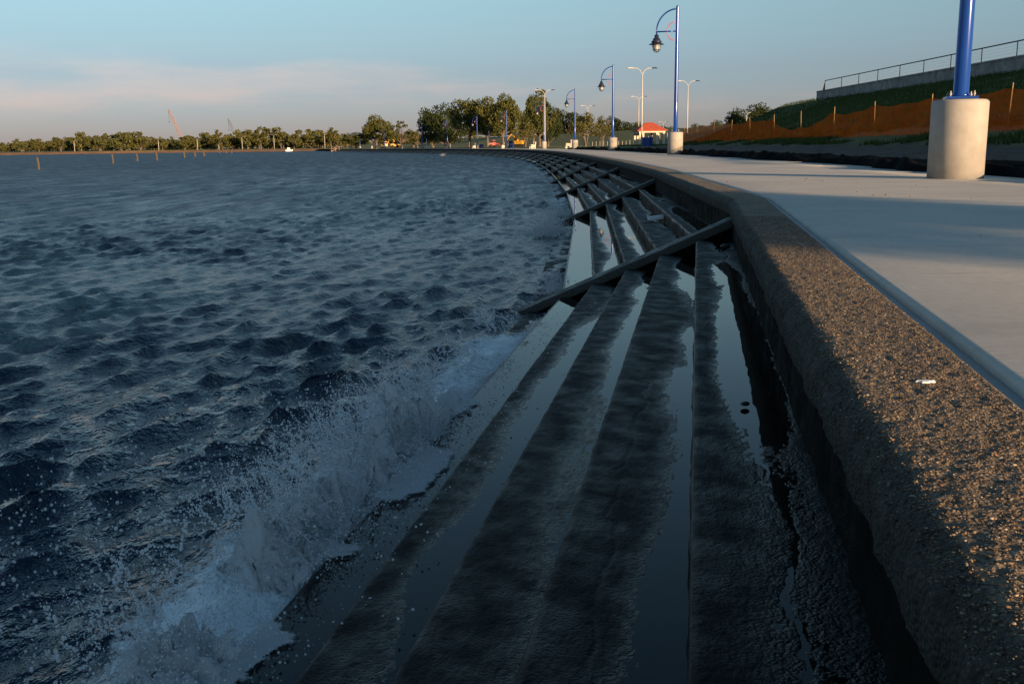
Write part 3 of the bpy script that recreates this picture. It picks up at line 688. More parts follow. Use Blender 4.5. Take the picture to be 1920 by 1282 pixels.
for j in range(34):                                       # crowns of strands thrown up together
    s = float(pick_s(1)[0]); am = float(splash_amount(np.array(s))); base = np.array([s, -1.80-0.30*random.random(), WATER+0.12+0.16*am])
    v0 = np.array([random.gauss(0, 0.25), random.gauss(-0.7, 0.35), random.uniform(0.9, 1.9)*(0.6+0.4*am)])
    for k in range(random.randint(7, 15)):
        vel = v0+np.random.normal(0, 0.28, 3); p = base+np.random.normal(0, 0.03, 3); T = random.uniform(0.08, 0.20); r0 = random.uniform(0.0028, 0.006); m_ = 34; w_ = random.uniform(4, 9); ph = random.random()*6
        for q in range(m_):
            t = T*q/m_; a = q/m_
            pos = p+vel*t+np.array([0.006*math.sin(w_*a*3+ph)*a, 0, -4.9*t*t])+np.random.normal(0, 0.0008+0.003*a*a, 3)
            P.append(splash_point(*pos)); S_.append(r0*(1-0.7*a+0.5*(a > 0.94))*random.uniform(0.75, 1.1))
P = np.array(P); S_ = np.array(S_); ok = P[:, 2] < -0.62; P, S_ = P[ok], S_[ok]
blobs('thrown_strands', to_local(P), S_, M['drop'], splash, jitter=0.06)
n = 8000
s = pick_s(n, 0.5)+rng.normal(0, 0.5, n); dist = rng.exponential(0.85, n); u = -1.95-dist
z = WATER+0.05+rng.gamma(1.6, 0.16, n)*np.exp(-dist*0.25)
r_ = 0.0014+0.0075*rng.random(n)**3.6
ok = (s > 1.3) & (s < 7.0) & (rng.random(n) < np.clip(1.5-(s-2.5)/3.5, 0.12, 1)) & (z < -0.66-0.18*dist)
blobs('loose_drops', to_local(splash_point(s, u, z))[ok], r_[ok], M['clear_drop'], splash, jitter=0.08)
n = 2200; s = pick_s(n); u = -1.70+rng.exponential(0.14, n); z = np.where(u < -1.35, -0.995, -0.845)+0.003+rng.exponential(0.03, n)
blobs('landed_drops', to_local(splash_point(s, u, z)), 0.0015+0.004*rng.random(n)**3, M['drop'], splash)
for o in splash.children: o['kind'] = 'stuff'
# smaller breaks farther along the wall
def far_splash(px, py, Y, wdt, hgt, n, label):
    X = at(px, Y, py); root = tag(empty('spray_burst', (X, Y, WATER)), label, 'splash', 'waves breaking farther along the steps', 'stuff')
    a = rng.normal(0, 0.5, (n, 3)); h = rng.beta(1.2, 2.4, n)*hgt
    p = np.stack([a[:, 0]*wdt*(1.0-0.4*h/hgt), a[:, 1]*wdt*1.8, h*np.exp(-(a[:, 1]*1.2)**2)], 1)
    r_ = (0.0016+0.004*rng.random(n)**2)*min(max(1, Y/9), 6)
    o = blobs('drops', p, r_, M['drop'], root, base='oct', jitter=0.12); o['kind'] = 'stuff'
far_splash(1040, 535, 11.6, 0.20, 0.34, 3000, 'low white splash just beyond the nearest sloping stringer')
far_splash(1028, 405, 19.5, 0.42, 0.62, 5200, 'tall fan of spray rising beside the second sloping stringer')
far_splash(1052, 365, 24.5, 0.3, 0.4, 1500, 'small splash at the water edge past the second stringer')
far_splash(1003, 316, 47, 0.5, 0.45, 900, 'distant white burst of spray where the seawall curves away')
far_splash(830, 291, 190, 0.7, 0.6, 160, 'farthest tiny white splash against the dark seawall')

# ------------------------------------------------------------------ lamp posts along the promenade
def build_lamp():
    root = empty('lamp_post')
    m = MB(); m.lathe([(0.380, -0.02), (0.380, 1.06), (0.366, 1.085), (0.34, 1.10), (0.0, 1.105)], 48); m.build('pier', M['pier'], root, True)
    bp = MB().box((0, 0, 1.127), (0.42, 0.42, 0.034)).build('base_plate', M['blue'], root)
    for x in (-0.155, 0.155):
        for y in (-0.155, 0.155):
            MB().lathe([(0.010, 0), (0.010, 0.02), (0.018, 0.021), (0.018, 0.045), (0.010, 0.046), (0.010, 0.075)], 8, (x, y, 1.144)).build('anchor_bolt', M['steel'], bp)
    m = MB(); m.lathe([(0.125, 1.144), (0.125, 1.17), (0.105, 1.20), (0.100, 2.6), (0.076, 7.08), (0.076, 7.10), (0.02, 7.13)], 24); m.build('pole', M['blue'], root, True)
    arc = [(-1.02+1.02*math.sin(R(a)) if False else -1.0*math.sin(R(a)), 0, 5.96+1.02*math.cos(R(a))) for a in np.linspace(3, 90, 20)]
    arm = MB().tube(arc+[(-1.0, 0, 5.80)], 0.038, 10).build('arm', M['blue'], root, True)
    MB().tube([(-0.07, 0, 5.93), (-0.98, 0, 5.93)], 0.034, 8).build('cross_bar', M['blue'], root, True)
    ring = [(-0.07-0.43*math.sin(R(a)), 0, 5.93+0.44*math.cos(R(a))) for a in np.linspace(8, 172, 22)]
    MB().tube(ring, 0.020, 8).build('ring', M['red'], root, True)
    lum = empty('lantern'); lum.parent = root; lum.location = (-1.0, 0, 0)
    MB().lathe([(0.05, 5.80), (0.10, 5.78), (0.11, 5.64), (0.17, 5.62), (0.18, 5.52), (0.24, 5.50), (0.25, 5.42), (0.15, 5.40)], 20).build('hood', M['lantern'], lum, True)
    MB().lathe([(0.14, 5.43), (0.37, 5.345), (0.372, 5.33), (0.14, 5.40)], 24).build('shade', M['lantern'], lum, True)
    MB().lathe([(0.165, 5.36), (0.185, 5.26), (0.165, 5.13), (0.10, 5.03), (0.02, 5.0)], 16).build('globe', M['lampglass'], lum, True)
    cg = MB()
    for k in range(8):
        a = k*math.pi/4; cg.tube([(r_*math.cos(a), r_*math.sin(a), z) for r_, z in ((0.20, 5.35), (0.215, 5.25), (0.19, 5.10), (0.12, 4.99), (0.0, 4.95))], 0.009, 5)
    for r_, z in ((0.213, 5.25), (0.178, 5.07)): cg.tube([(r_*math.cos(t), r_*math.sin(t), z) for t in np.linspace(0, 2*math.pi, 17)], 0.009, 5, False)
    cg.build('cage', M['lantern'], lum)
    return root
lamps = [(1795, 14.55), (1266, 50.8), (1149, 87), (1078, 123), (1020, 153), (950, 196), (895, 230), (839, 262), (792, 306), (753, 343), (721, 379), (697, 415), (675, 451), (658, 487)]
lamp_labels = ['nearest lamp post, its blue pole cut off by the top of the picture', 'tall blue lamp post with whole lantern, second from the camera', 'third lamp post from the camera, right of the multi-stemmed trees', 'fourth lamp post, beside a pale bench', 'fifth lamp post, in front of the tall sparse oak', 'sixth lamp post along the curve, before the yellow excavator',
               'seventh lamp post, right of the umbrella-shaped oak', 'eighth lamp post, before the dense dark oak', 'ninth lamp post, left of the dense dark oak', 'tenth lamp post, before the bare-looking tree', 'eleventh lamp post, by the leftmost big oak', 'twelfth lamp post along the far promenade', 'thirteenth lamp post, near the far wooden steps', 'farthest lamp post at the end of the seawall']
proto = build_lamp()
for i, (px, Y) in enumerate(lamps):
    o = proto if i == 0 else copy_tree(proto)
    o.location = (at(px, Y), Y, 0.004)
    o.rotation_euler = (0, 0, R(-12)+(-heading(Y)))
    tag(o, lamp_labels[i], 'lamp post', 'blue lamp posts along the promenade')

# ------------------------------------------------------------------ black fabric and soil at the edge of the paving
def fabric(name, Y0, Y1, t0, t1, hmax, label, seed):
    ys = np.arange(Y0, Y1, 0.16); ts = np.linspace(0, 1, 20); Yg, Tg = np.meshgrid(ys, ts, indexing='ij')
    endf = np.clip(np.minimum(Yg-Y0, Y1-Yg)/1.2, 0, 1)**0.5
    wv = 0.25*fbm(Yg*0.35, Yg*0, seed=seed, octs=3)
    T = t0+(t1-t0)*Tg+wv; roll = np.exp(-((Tg-0.12)/0.10)**2)*0.8+0.55*np.exp(-((Tg-0.62)/0.2)**2)
    z = hmax*roll*endf*(0.75+0.5*fbm(Yg*1.1, Tg*4, seed=seed+1, octs=4, gain=0.6))+0.02*fbm(Yg*4, Tg*9, seed=seed+2, octs=3)
    z = np.where((Tg < 0.01) | (Tg > 0.99), -0.08, np.maximum(z, 0.0)+0.02+0.06*Tg)
    X = Xc(Yg)+T
    o = link(name, np_mesh(name, np.stack([X, Yg, z], -1).reshape(-1, 3), grid_faces(len(ys), 20)), M['fabric'], smooth=True)
    return tag(o, label, 'fabric')
fabric('silt_fabric', 10.5, 27.5, 4.55, 6.6, 0.22, 'rumpled black silt fabric lying along the paving behind the nearest lamp post', 200)
fabric('silt_fabric', 28.5, 52, 4.5, 6.5, 0.26, 'black silt fabric roll right of the second lamp post', 210)
fabric('silt_fabric', 55, 88, 4.6, 6.4, 0.30, 'dark fabric strip between second and third lamp posts', 220)
fabric('silt_fabric', 96, 130, 4.6, 6.6, 0.32, 'low dark fabric mound around the fourth lamp post', 230)

# ------------------------------------------------------------------ orange safety fence
YF = [13.5, 19.3, 25.2, 31.0, 36.7, 42.3, 47.6, 52.9, 58.2, 64.0, 69.6, 75.5, 82, 88]
fence = tag(empty('safety_fence', (15, 31, 0.6)), 'sagging orange mesh construction fence on wooden stakes at the foot of the levee', 'fence'); fence.location = (0, 0, 0)
XF = 15.0
stake_me = None
for k, Y in enumerate(YF):
    m = MB().box((0, 0, 0.72), (0.028, 0.028, 1.56), taper=0.9)
    if stake_me is None: stake_me = m.mesh('stake'); stake_me.materials.append(M['stake'])
    o = link('stake', stake_me, None, fence); o.location = (XF+0.15, Y, land_z(XF, Y)-0.06); o.rotation_euler = (R(random.uniform(-3, 3)), R(random.uniform(-3, 3)), 0)
top_h = {7: 0.55, 6: 1.12, 8: 1.15}
for k in range(len(YF)-1):
    ys = np.linspace(YF[k], YF[k+1], 15); vs_ = np.linspace(0, 1, 7); rows = []
    ha, hb = top_h.get(k, 1.22), top_h.get(k+1, 1.22)
    for a, Y in enumerate(ys):
        f = a/14; zb = land_z(XF, Y); sag = 4*f*(1-f)*((0.07, 0.15, 0.10, 0.05)[k % 4] if k not in (6, 7) else 0.28)*(1 if k != 6 else 0.6)
        h = ha+(hb-ha)*f-sag+0.03*math.sin(Y*2.3)
        rows.append([(XF-0.03+0.10*math.sin(v*3+Y*1.3)*v*(1-v)+0.05*math.sin(f*math.pi), Y, zb+0.02+h*v) for v in vs_])
    link('mesh_panel', np_mesh('mesh_panel', np.array(rows).reshape(-1, 3), grid_faces(15, 7)), M['net'], fence)

# ------------------------------------------------------------------ floodwall with rail on the levee
XW = 34.5
fw = tag(empty('floodwall', (0, 0, 0)), 'low stained concrete floodwall along the crest of the grassy levee', 'wall')
edges = [115-10.6*q for q in range(16)]
for k in range(len(edges)-1):
    a, b = edges[k+1], edges[k]; zb = 4.7; zt_ = 5.95
    MB().box((XW+0.15, (a+b)/2, (zb+zt_)/2), (0.30, b-a-0.03, zt_-zb)).build('wall_panel', M['levwall'], fw)
    MB().box((XW+0.15, (a+b)/2, zt_+0.06), (0.40, b-a-0.008, 0.12)).build('coping', M['levwall'], fw)
rl = tag(empty('guard_rail', (0, 0, 0)), 'dark pipe guard rail on top of the floodwall', 'railing')
posts = [112.6, 107, 101.8, 96.6, 91.2, 86, 80.8, 75.6, 70.4, 65, 59.8, 54.5, 49.2, 44, 38.8, 33.5]
pm = MB().tube([(0, 0, 0), (0, 0, 1.0)], 0.035, 8).mesh('post'); pm.materials.append(M['rail'])
for Y in posts: link('post', pm, None, rl).location = (XW+0.15, Y, 6.06)
MB().tube([(XW+0.15, 112.6, 7.07), (XW+0.15, 33.5, 7.07)], 0.042, 8).build('top_rail', M['rail'], rl)
MB().add([(XW+0.15, 112.6, 7.05), (XW+0.15, 113.4, 6.06), (XW+0.15, 112.6, 6.06), (XW+0.2, 112.6, 7.05), (XW+0.2, 113.4, 6.06), (XW+0.2, 112.6, 6.06)], [(0, 1, 2), (3, 5, 4), (0, 3, 4, 1), (1, 4, 5, 2), (0, 2, 5, 3)]).build('end_gusset', M['slat'], rl)
wm = MB()
for z in np.linspace(6.12, 7.0, 5): wm.tube([(XW+0.15, 112.6, z), (XW+0.15, 33.5, z)], 0.004, 4)
wm.build('wire', M['rail'], rl)

# ------------------------------------------------------------------ grass on the levee
def grass(name, n, tr, yr, hr, label, dens=None):
    Y = rng.uniform(*yr, n); t = rng.uniform(*tr, n); X = Xc(Y)+t
    keep = (fbm(X*0.4, Y*0.4, seed=300, octs=3) > -0.25) | (t > 12.5); X, Y = X[keep], Y[keep]
    z = np.array([land_z(a, b) for a, b in zip(X, Y)]); n = len(X)
    a = rng.uniform(0, 6.28, n); h = rng.uniform(*hr, n); w = 0.018+0.02*rng.random(n); ln = rng.normal(0, 0.10, (n, 2))
    b = np.stack([X, Y, z-0.03], 1); d = np.stack([np.cos(a)*w, np.sin(a)*w, 0*a], 1)
    V = np.stack([b-d, b+d, b+np.stack([ln[:, 0], ln[:, 1], h], 1)], 1).reshape(-1, 3)
    o = link(name, np_mesh(name, V, np.arange(3*n).reshape(-1, 3)), M['grass']); tag(o, label, 'grass', kind='stuff')
grass('grass', 40000, (9.6, 13), (16, 90), (0.08, 0.24), 'rough grass at the foot of the levee by the orange fence')
grass('grass', 90000, (13, 31.5), (28, 150), (0.12, 0.34), 'long shaded grass covering the levee slope')

# ------------------------------------------------------------------ trees
def crown_mesh(name, seed, n, w, h, z0, leaf, style='oak', clumps=26):
    r = np.random.default_rng(seed)
    c = []
    while len(c) < clumps:
        p = r.uniform(-1, 1, 3)
        rr_ = math.hypot(p[0], p[1])
        if rr_ > 1: continue
        top = math.sqrt(max(0, 1-rr_**2))
        lo = {'oak': -0.25, 'umbrella': 0.15, 'round': -0.85, 'sparse': -0.5}[style]
        if not (lo*(0.6+0.4*top) <= p[2] <= top): continue
        if rr_**2+max(p[2], 0)**2 < 0.16 and r.random() < 0.7: continue
        c.append(p)
    c = np.array(c); zmin = {'oak': -0.25, 'umbrella': 0.15, 'round': -0.85, 'sparse': -0.5}[style]
    C = np.stack([c[:, 0]*w/2, c[:, 1]*w/2, z0+(c[:, 2]-zmin)/(1-zmin)*(h-z0)], 1)
    cr = r.uniform(0.10, 0.21, clumps)*w*(0.7 if style == 'sparse' else 1)
    k = r.integers(0, clumps, n); d = r.normal(0, 1, (n, 3)); d /= np.linalg.norm(d, axis=1)[:, None]
    P = C[k]+d*(cr[k]*r.uniform(0.45, 1.08, n)**0.7)[:, None]*np.array([1, 1, 0.72])
    a = r.normal(0, 1, (n, 3)); a /= np.linalg.norm(a, axis=1)[:, None]; b = np.cross(a, r.normal(0, 1, (n, 3))); b /= np.linalg.norm(b, axis=1)[:, None]
    sz = leaf*r.uniform(0.6, 1.35, n)[:, None]; a = a*sz; b = b*sz*0.6
    V = np.stack([P-a, P-b*0.9, P+a, P+b], 1).reshape(-1, 3)
    return np_mesh(name, V, np.arange(4*n).reshape(-1, 4)), C
def trunk_mesh(name, seed, C, z0, tr, fork=0.45, stems=1, nl=9):
    r = np.random.default_rng(seed); m = MB()
    for q in range(stems):
        a0 = r.uniform(0, 6.28); lean = 0.05 if stems == 1 else 0.32
        top = Vector((math.cos(a0)*lean*z0, math.sin(a0)*lean*z0, z0*(0.75 if stems == 1 else 1.0)))
        rt = tr/(stems**0.5)
        m.tube([(math.cos(a0)*0.1*(stems > 1), math.sin(a0)*0.1*(stems > 1), -0.1), top*0.35+Vector((r.normal(0, .05), r.normal(0, .05), 0)), top*0.7, top], [rt*1.35, rt, rt*0.85, rt*0.7], 7)
        for c in C[r.permutation(len(C))[:max(3, nl//stems)]]:
            c = Vector(c); mid = top.lerp(c, 0.5)+Vector((0, 0, -0.06*(c-top).length))
            m.tube([top*r.uniform(0.75, 1.0), mid, c], [rt*0.5, rt*0.28, rt*0.08], 5)
    return m.mesh(name)
def tree_kind(key, seed, n, w, h, z0, leaf, style, tr, leafmat, stems=1, clumps=26, nl=9):
    cm, C = crown_mesh('crown', seed, n, w, h, z0, leaf, style, clumps); cm.materials.append(M[leafmat])
    tm = trunk_mesh('trunk', seed+1, C, z0, tr, stems=stems, nl=nl); tm.materials.append(M['bark'])
    return cm, tm
def plant(kind, X, Y, z, sc, rot, label, group, cat='tree', name='oak_tree', sx=1.0):
    t = empty(name, (X, Y, z), rot); t.scale = (sc*sx, sc*sx, sc)
    link('crown', kind[0], None, t); link('trunk', kind[1], None, t)
    return tag(t, label, cat, group)
K = dict(
    oak=tree_kind('oak', 11, 6800, 10.5, 10, 3.6, 0.28, 'oak', 0.36, 'leaf0', clumps=34),
    dark=tree_kind('dark', 21, 6500, 10.5, 10, 1.2, 0.27, 'round', 0.4, 'leaf1', clumps=40),
    umb=tree_kind('umb', 31, 7000, 10.5, 10, 4.6, 0.25, 'umbrella', 0.36, 'leaf0', clumps=34),
    sparse=tree_kind('sparse', 41, 1900, 8, 10, 3.0, 0.25, 'sparse', 0.30, 'leaf2', clumps=30, nl=26),
    tall=tree_kind('tall', 51, 1700, 4.6, 10, 3.6, 0.24, 'round', 0.2, 'leaf0', clumps=16),
    multi=tree_kind('multi', 61, 2600, 7.5, 6, 2.4, 0.19, 'oak', 0.30, 'leaf2', stems=5, clumps=26, nl=20),
    far1=tree_kind('far1', 71, 900, 11, 10, 2.2, 0.62, 'oak', 0.35, 'leaf3', clumps=22),
    far2=tree_kind('far2', 81, 900, 12, 10, 1.6, 0.62, 'round', 0.35, 'leaf3', clumps=24),
    far3=tree_kind('far3', 91, 700, 9, 10, 2.6, 0.58, 'sparse', 0.3, 'leaf2', clumps=20),
)
G_ = 'trees along the promenade curve'
def T(kind, px, Y, top, wpx, label, name='oak_tree', zg=None):
    X = at(px, Y); z = land_z(X, Y) if zg is None else zg
    hor = 286-0.0133*px; zt_ = EYE+(hor-top)/1871*Y/0.98; h = zt_-z
    base_h = 6.0 if kind == 'multi' else 10.0; sc = h/(base_h*0.97)
    bw = dict(oak=10.5, dark=10.5, umb=10.5, sparse=8, tall=4.6, multi=7.5)[kind]
    sx = 1.0*(wpx/1871*Y)/(bw*sc)
    return plant(K[kind], X, Y, z-0.05, sc, random.uniform(0, 6.28), label, G_, 'tree', name, sx)
T('oak', 706, 392, 226, 60, 'leftmost big spreading oak behind the far promenade')
T('sparse', 752, 372, 233, 46, 'bare-looking thin tree right of the leftmost oak', 'thin_tree')
T('sparse', 783, 350, 247, 36, 'low thin tree left of the dense dark oak', 'thin_tree')
T('dark', 812, 315, 211, 62, 'dense dark oak with crown almost to the ground')
T('dark', 838, 318, 204, 64, 'dark oak overlapping the dense one on its right')
T('umb', 880, 285, 188, 78, 'umbrella-shaped oak with sky showing beneath its crown')
T('oak', 915, 278, 197, 62, 'oak touching the umbrella-shaped one on its right')
T('oak', 944, 262, 192, 60, 'oak behind the sixth lamp post')
T('tall', 967, 270, 183, 22, 'narrow tall tree sticking up between two oaks', 'slender_tree')
T('oak', 1001, 226, 194, 50, 'left and lower of the two crowns by the fifth lamp post')
T('sparse', 1012, 232, 181, 60, 'tall sparse oak behind the fifth lamp post', 'sparse_oak')
T('dark', 1028, 236, 194, 46, 'dark full crown right of the fifth lamp post')
T('multi', 835, 300, 251, 34, 'small vase-shaped tree under the dark oaks', 'small_tree')
T('multi', 1098, 175, 219, 52, 'multi-stemmed small tree right of the fourth lamp post', 'crape_myrtle')
T('multi', 1129, 180, 225, 36, 'smaller multi-stemmed tree left of the third lamp post', 'crape_myrtle')
T('multi', 985, 215, 236, 40, 'vase-shaped small tree left of the fifth lamp post', 'small_tree')
for px, Y, top, w, lb in [(1066, 330, 213, 62, 'dark background tree behind the fourth lamp post'), (1040, 340, 225, 50, 'background tree right of the sparse oak'), (1160, 330, 224, 50, 'background tree behind the third lamp post'), (1188, 380, 234, 44, 'background tree left of the red-roofed shelter'),
                          (775, 420, 252, 60, 'background tree left of the dense dark oak'), (885, 400, 243, 60, 'background tree seen under the umbrella-shaped oak'), (935, 400, 240, 60, 'background tree behind the yellow excavator'), (735, 450, 250, 60, 'background tree behind the bare-looking tree'), (668, 470, 253, 50, 'background tree left of the leftmost big oak')]:
    T('dark' if px > 1000 else 'oak', px, Y, top, w, lb, 'background_tree')
for px, Y, top, w, lb in [(1233, 470, 240, 34, 'small far tree right of the red shelter roof'), (1262, 480, 241, 34, 'small far tree behind the second lamp post pier'), (1312, 420, 236, 36, 'far tree left of the levee crest'), (1345, 400, 230, 34, 'far tree peeping over the falling levee crest'), (1383, 300, 210, 50, 'tree behind the levee, leftmost of the close pair'), (1415, 290, 203, 70, 'tree behind the levee, tallest beside the crest'), (1290, 470, 242, 30, 'far small tree beside the slim white light pole')]:
    T('dark', px, Y, top, w, lb, 'background_tree', zg=0.5)
# unseen tree, added off to the right to cast the shadow across the paving
cx, cy = 2.75, 7.35; dd = 30.0
SX, SY = cx+SUN_DIR.x/math.cos(SUN_EL)*dd, cy+SUN_DIR.y/math.cos(SUN_EL)*dd
zs = land_z(SX, SY); zc = dd*math.tan(SUN_EL)
shade_k = tree_kind('shade', 101, 11000, 5.6, 3.4, 0.7, 0.12, 'round', 0.12, 'leaf1', clumps=30)
plant(shade_k, SX, SY, zs-0.05, max(0.8, (zc+1.8-zs)/3.4), 0.4, 'unseen round bushy tree added on the levee slope to shade the paving', 'added shadow casters', 'tree', 'shade_caster_tree')
# far shore
Lf = ' in the long line on the far shore across the lake'
rt = np.random.default_rng(15)
for k, px in enumerate(np.arange(-120, 660, 8.4)):
    px = px+rt.uniform(-4, 4); Y = rt.uniform(655, 715); X = at(px, Y)
    prof_h = np.interp(px, [-120, 0, 110, 140, 180, 215, 250, 300, 340, 400, 440, 500, 540, 580, 605, 640], [8, 8, 9, 13, 11.5, 11, 12, 9.5, 9, 11, 12, 14.5, 13.5, 11, 14, 10])
    h = prof_h*rt.uniform(0.6, 1.08); kd = K[('far1', 'far2', 'far1', 'far3', 'far2')[k % 5]]
    plant(kd, X, Y, 0.6, h/9.8, rt.uniform(0, 6.28), ('spreading olive-green tree', 'full rounded tree', 'spreading olive-green tree', 'thin pale-crowned tree', 'full rounded tree')[k % 5]+Lf, 'far shore tree line', 'tree', 'shore_tree', rt.uniform(0.85, 1.25))
n = 9000; X = rng.uniform(-620, 0, n); Y = 735+rng.uniform(0, 40, n); z = 0.8+rng.beta(1.3, 1.5, n)*(6.5+2.0*fbm(X*0.03, Y*0.0, seed=8, octs=3))
a = rng.normal(0, 1, (n, 3)); a /= np.linalg.norm(a, axis=1)[:, None]; b = np.cross(a, rng.normal(0, 1, (n, 3))); b /= np.linalg.norm(b, axis=1)[:, None]
P = np.stack([X, Y, z], 1); sz = 1.1
V = np.stack([P-a*sz, P-b*sz*.7, P+a*sz, P+b*sz*.7], 1).reshape(-1, 3)
tag(link('far_woodland', np_mesh('far_woodland', V, np.arange(4*n).reshape(-1, 4)), M['leaf0']), 'dense green woodland behind the far shore trees', 'woodland', kind='stuff')

# ------------------------------------------------------------------ pilings in the lake
pil = [(68, 318, 22, 0.17), (209, 307, 17, .16), (255, 302, 13, .16), (292, 301, 14, .17), (344, 296, 10, .16), (364, 294, 8, .15), (381, 293, 7, .15), (410, 287, 4, .15), (423, 287, 4, .15), (433, 287, 4, .15)]
pl_lab = ['nearest leaning wooden piling standing in the lake at far left', 'second wooden piling from the left in the lake', 'third wooden piling from the left', 'fourth wooden piling from the left, darker at its foot', 'fifth wooden piling from the left', 'sixth piling from the left, very short', 'seventh piling from the left', 'eighth piling from the left, barely above water', 'ninth piling from the left, barely above water', 'tenth and rightmost small piling']
for (px, py, hp, rad), lb in zip(pil, pl_lab):
    hor = 286-0.0133*px; Y = min(560, (EYE-WATER)*1871/0.98/(py-hor)); h = hp/1871*Y; rad = max(0.11, 1.7/1871*Y)
    m = MB().tube([(0, 0, -1.2), (0.0, 0, h*0.5), (-0.06*h, 0, h)], [rad]*3, 10)
    o = m.build('piling', M['piling'], None, True); o.location = (at(px, Y), Y, WATER); tag(o, lb, 'piling', 'wooden pilings in the lake')

# ------------------------------------------------------------------ street lights
def light_pole(px, Y, top, label, double=True, z=None, group='pale street lights', rad=0.085, ln=1.7):
    X = at(px, Y); z = land_z(X, Y) if z is None else z; hor = 286-0.0133*px; h = EYE+(hor-top)/1871*Y/0.98-z
    root = tag(empty('street_light', (X, Y, z), R(8)), label, 'street light', group)
    MB().tube([(0, 0, -0.1), (0, 0, 0.5*h), (0, 0, h-0.7)], [rad*1.25, rad, rad*0.75], 10).build('pole', M['whitepole'], root, True)
    for sgn in ((-1, 1) if double else (1,)):
        MB().tube([(0, 0, h-0.8), (sgn*0.35*ln/1.9, 0, h-0.25), (sgn*0.8*ln/1.9, 0, h-0.03), (sgn*ln*0.7, 0, h)], 0.045, 6).build('arm', M['whitepole'], root)
        MB().box((sgn*ln*0.9, 0, h+0.01), (0.75, 0.28, 0.12), taper=0.7).build('lamp_head', M['rail'] if sgn > 0 else M['whitepole'], root)
light_pole(1203, 128, 138, 'tall double-armed pale light beside the red-roofed shelter')
light_pole(1197, 230, 187, 'thin double-armed light just left of the tall pale one')
light_pole(1288, 165, 160, 'pale double-armed light right of the second lamp post')
light_pole(1102, 255, 203, 'double-armed light behind the multi-stemmed tree')
light_pole(1022, 190, 176, 'double-armed light behind the fifth lamp post', rad=0.09)
light_pole(844, 330, 226, 'pale light pole among the dark oaks')
light_pole(1243, 380, 231, 'small distant double-armed light right of the shelter')
light_pole(1398, 260, 215, 'curved single-arm light peeping over the levee crest', double=False)
fl = ['far shore light pole at the left end of the tree line', 'far shore light pole left of the pinkish crane', 'far shore light pole right of the pinkish crane', 'far shore light pole below the grey crane', 'double-armed far shore light right of the grey crane', 'rightmost far shore light pole before the seawall end', 'short far shore pole by the water middle left']
for (px, top, db), lb in zip([(139, 264, False), (297, 262, False), (370, 260, False), (454, 257, False), (514, 254, True), (609, 252, False), (410, 270, False)], fl):
    light_pole(px, 648, top, lb, db, 0.5, 'street lights on the far shore', 0.15, 3.6)

# ------------------------------------------------------------------ cranes
def crane(px, Y, top, pxt, mat, label):
    X = at(px, Y); hor = 286-0.0133*px; h = (hor-top)/1871*Y; dx = at(pxt, Y)-X
    root = tag(empty('crawler_crane', (X, Y, 1)), label, 'crane')
    A = Vector((0, 0, 3)); B = Vector((dx, -2, h)); d = (B-A).normalized(); s1 = d.orthogonal().normalized(); s2 = d.cross(s1); m = MB(); L = (B-A).length
    cor = lambda t, i: A+d*t+(s1*(1 if i in (0, 3) else -1)+s2*(1 if i < 2 else -1))*0.85*min(1, 0.35+t/6, 0.35+(L-t)/6)
    ts = np.linspace(0, L, 22)
    for i in range(4):
        m.tube([cor(t, i) for t in ts], 0.16, 4)
        for k in range(21): m.tube([cor(ts[k], i), cor(ts[k+1], (i+1) % 4)], 0.09, 3)
    m.build('boom', M[mat], root)
    MB().box((1, 0, 2.2), (5, 3.2, 2.6)).box((-1.6, -1.2, 2.6), (1.8, 1.3, 2.2)).build('body', M[mat], root)
    for y in (-1.8, 1.8): MB().box((0, y, 0.5), (5.5, 0.9, 1.0), taper=0.85).build('track', M['black'], root)
    MB().tube([B, (3.5, 0, 5), ], 0.07, 4).build('stay_cable', M[mat], root)
    MB().tube([B, (B.x, B.y, h-10), ], 0.07, 4).box((B.x, B.y, h-10.5), (0.5, 0.5, 1.2)).build('hook_line', M['black'], root)
crane(347, 900, 210, 322, 'crane_a', 'haze-tinted pinkish lattice crane boom rising above the far shore trees')
crane(447, 950, 226, 432, 'crane_b', 'blue-grey lattice crane boom, shorter and right of the pinkish one')

# ------------------------------------------------------------------ shelter with red roof
X, Y = at(1217, 150), 150.0; z = 0.32
sh = tag(empty('shelter', (X, Y, z), R(10)), 'small open shelter with red hipped roof and cream columns', 'shelter')
MB().add([(-2.3, -1.7, 2.15), (2.3, -1.7, 2.15), (2.3, 1.7, 2.15), (-2.3, 1.7, 2.15), (-0.55, 0, 3.3), (0.55, 0, 3.3), (-2.3, -1.7, 2.05), (2.3, -1.7, 2.05), (2.3, 1.7, 2.05), (-2.3, 1.7, 2.05)],
         [(0, 1, 5, 4), (1, 2, 5), (2, 3, 4, 5), (3, 0, 4), (0, 6, 7, 1), (1, 7, 8, 2), (2, 8, 9, 3), (3, 9, 6, 0), (6, 9, 8, 7)]).build('roof', M['roof'], sh)
MB().box((0, 0, 1.93), (4.0, 2.9, 0.22)).build('beam', M['cream'], sh)
for x in (-1.8, -1.35, 0.75, 1.8):
    for y in (-1.3, 1.3): MB().box((x, y, 0.9), (0.28, 0.28, 1.85)).build('column', M['cream'], sh)
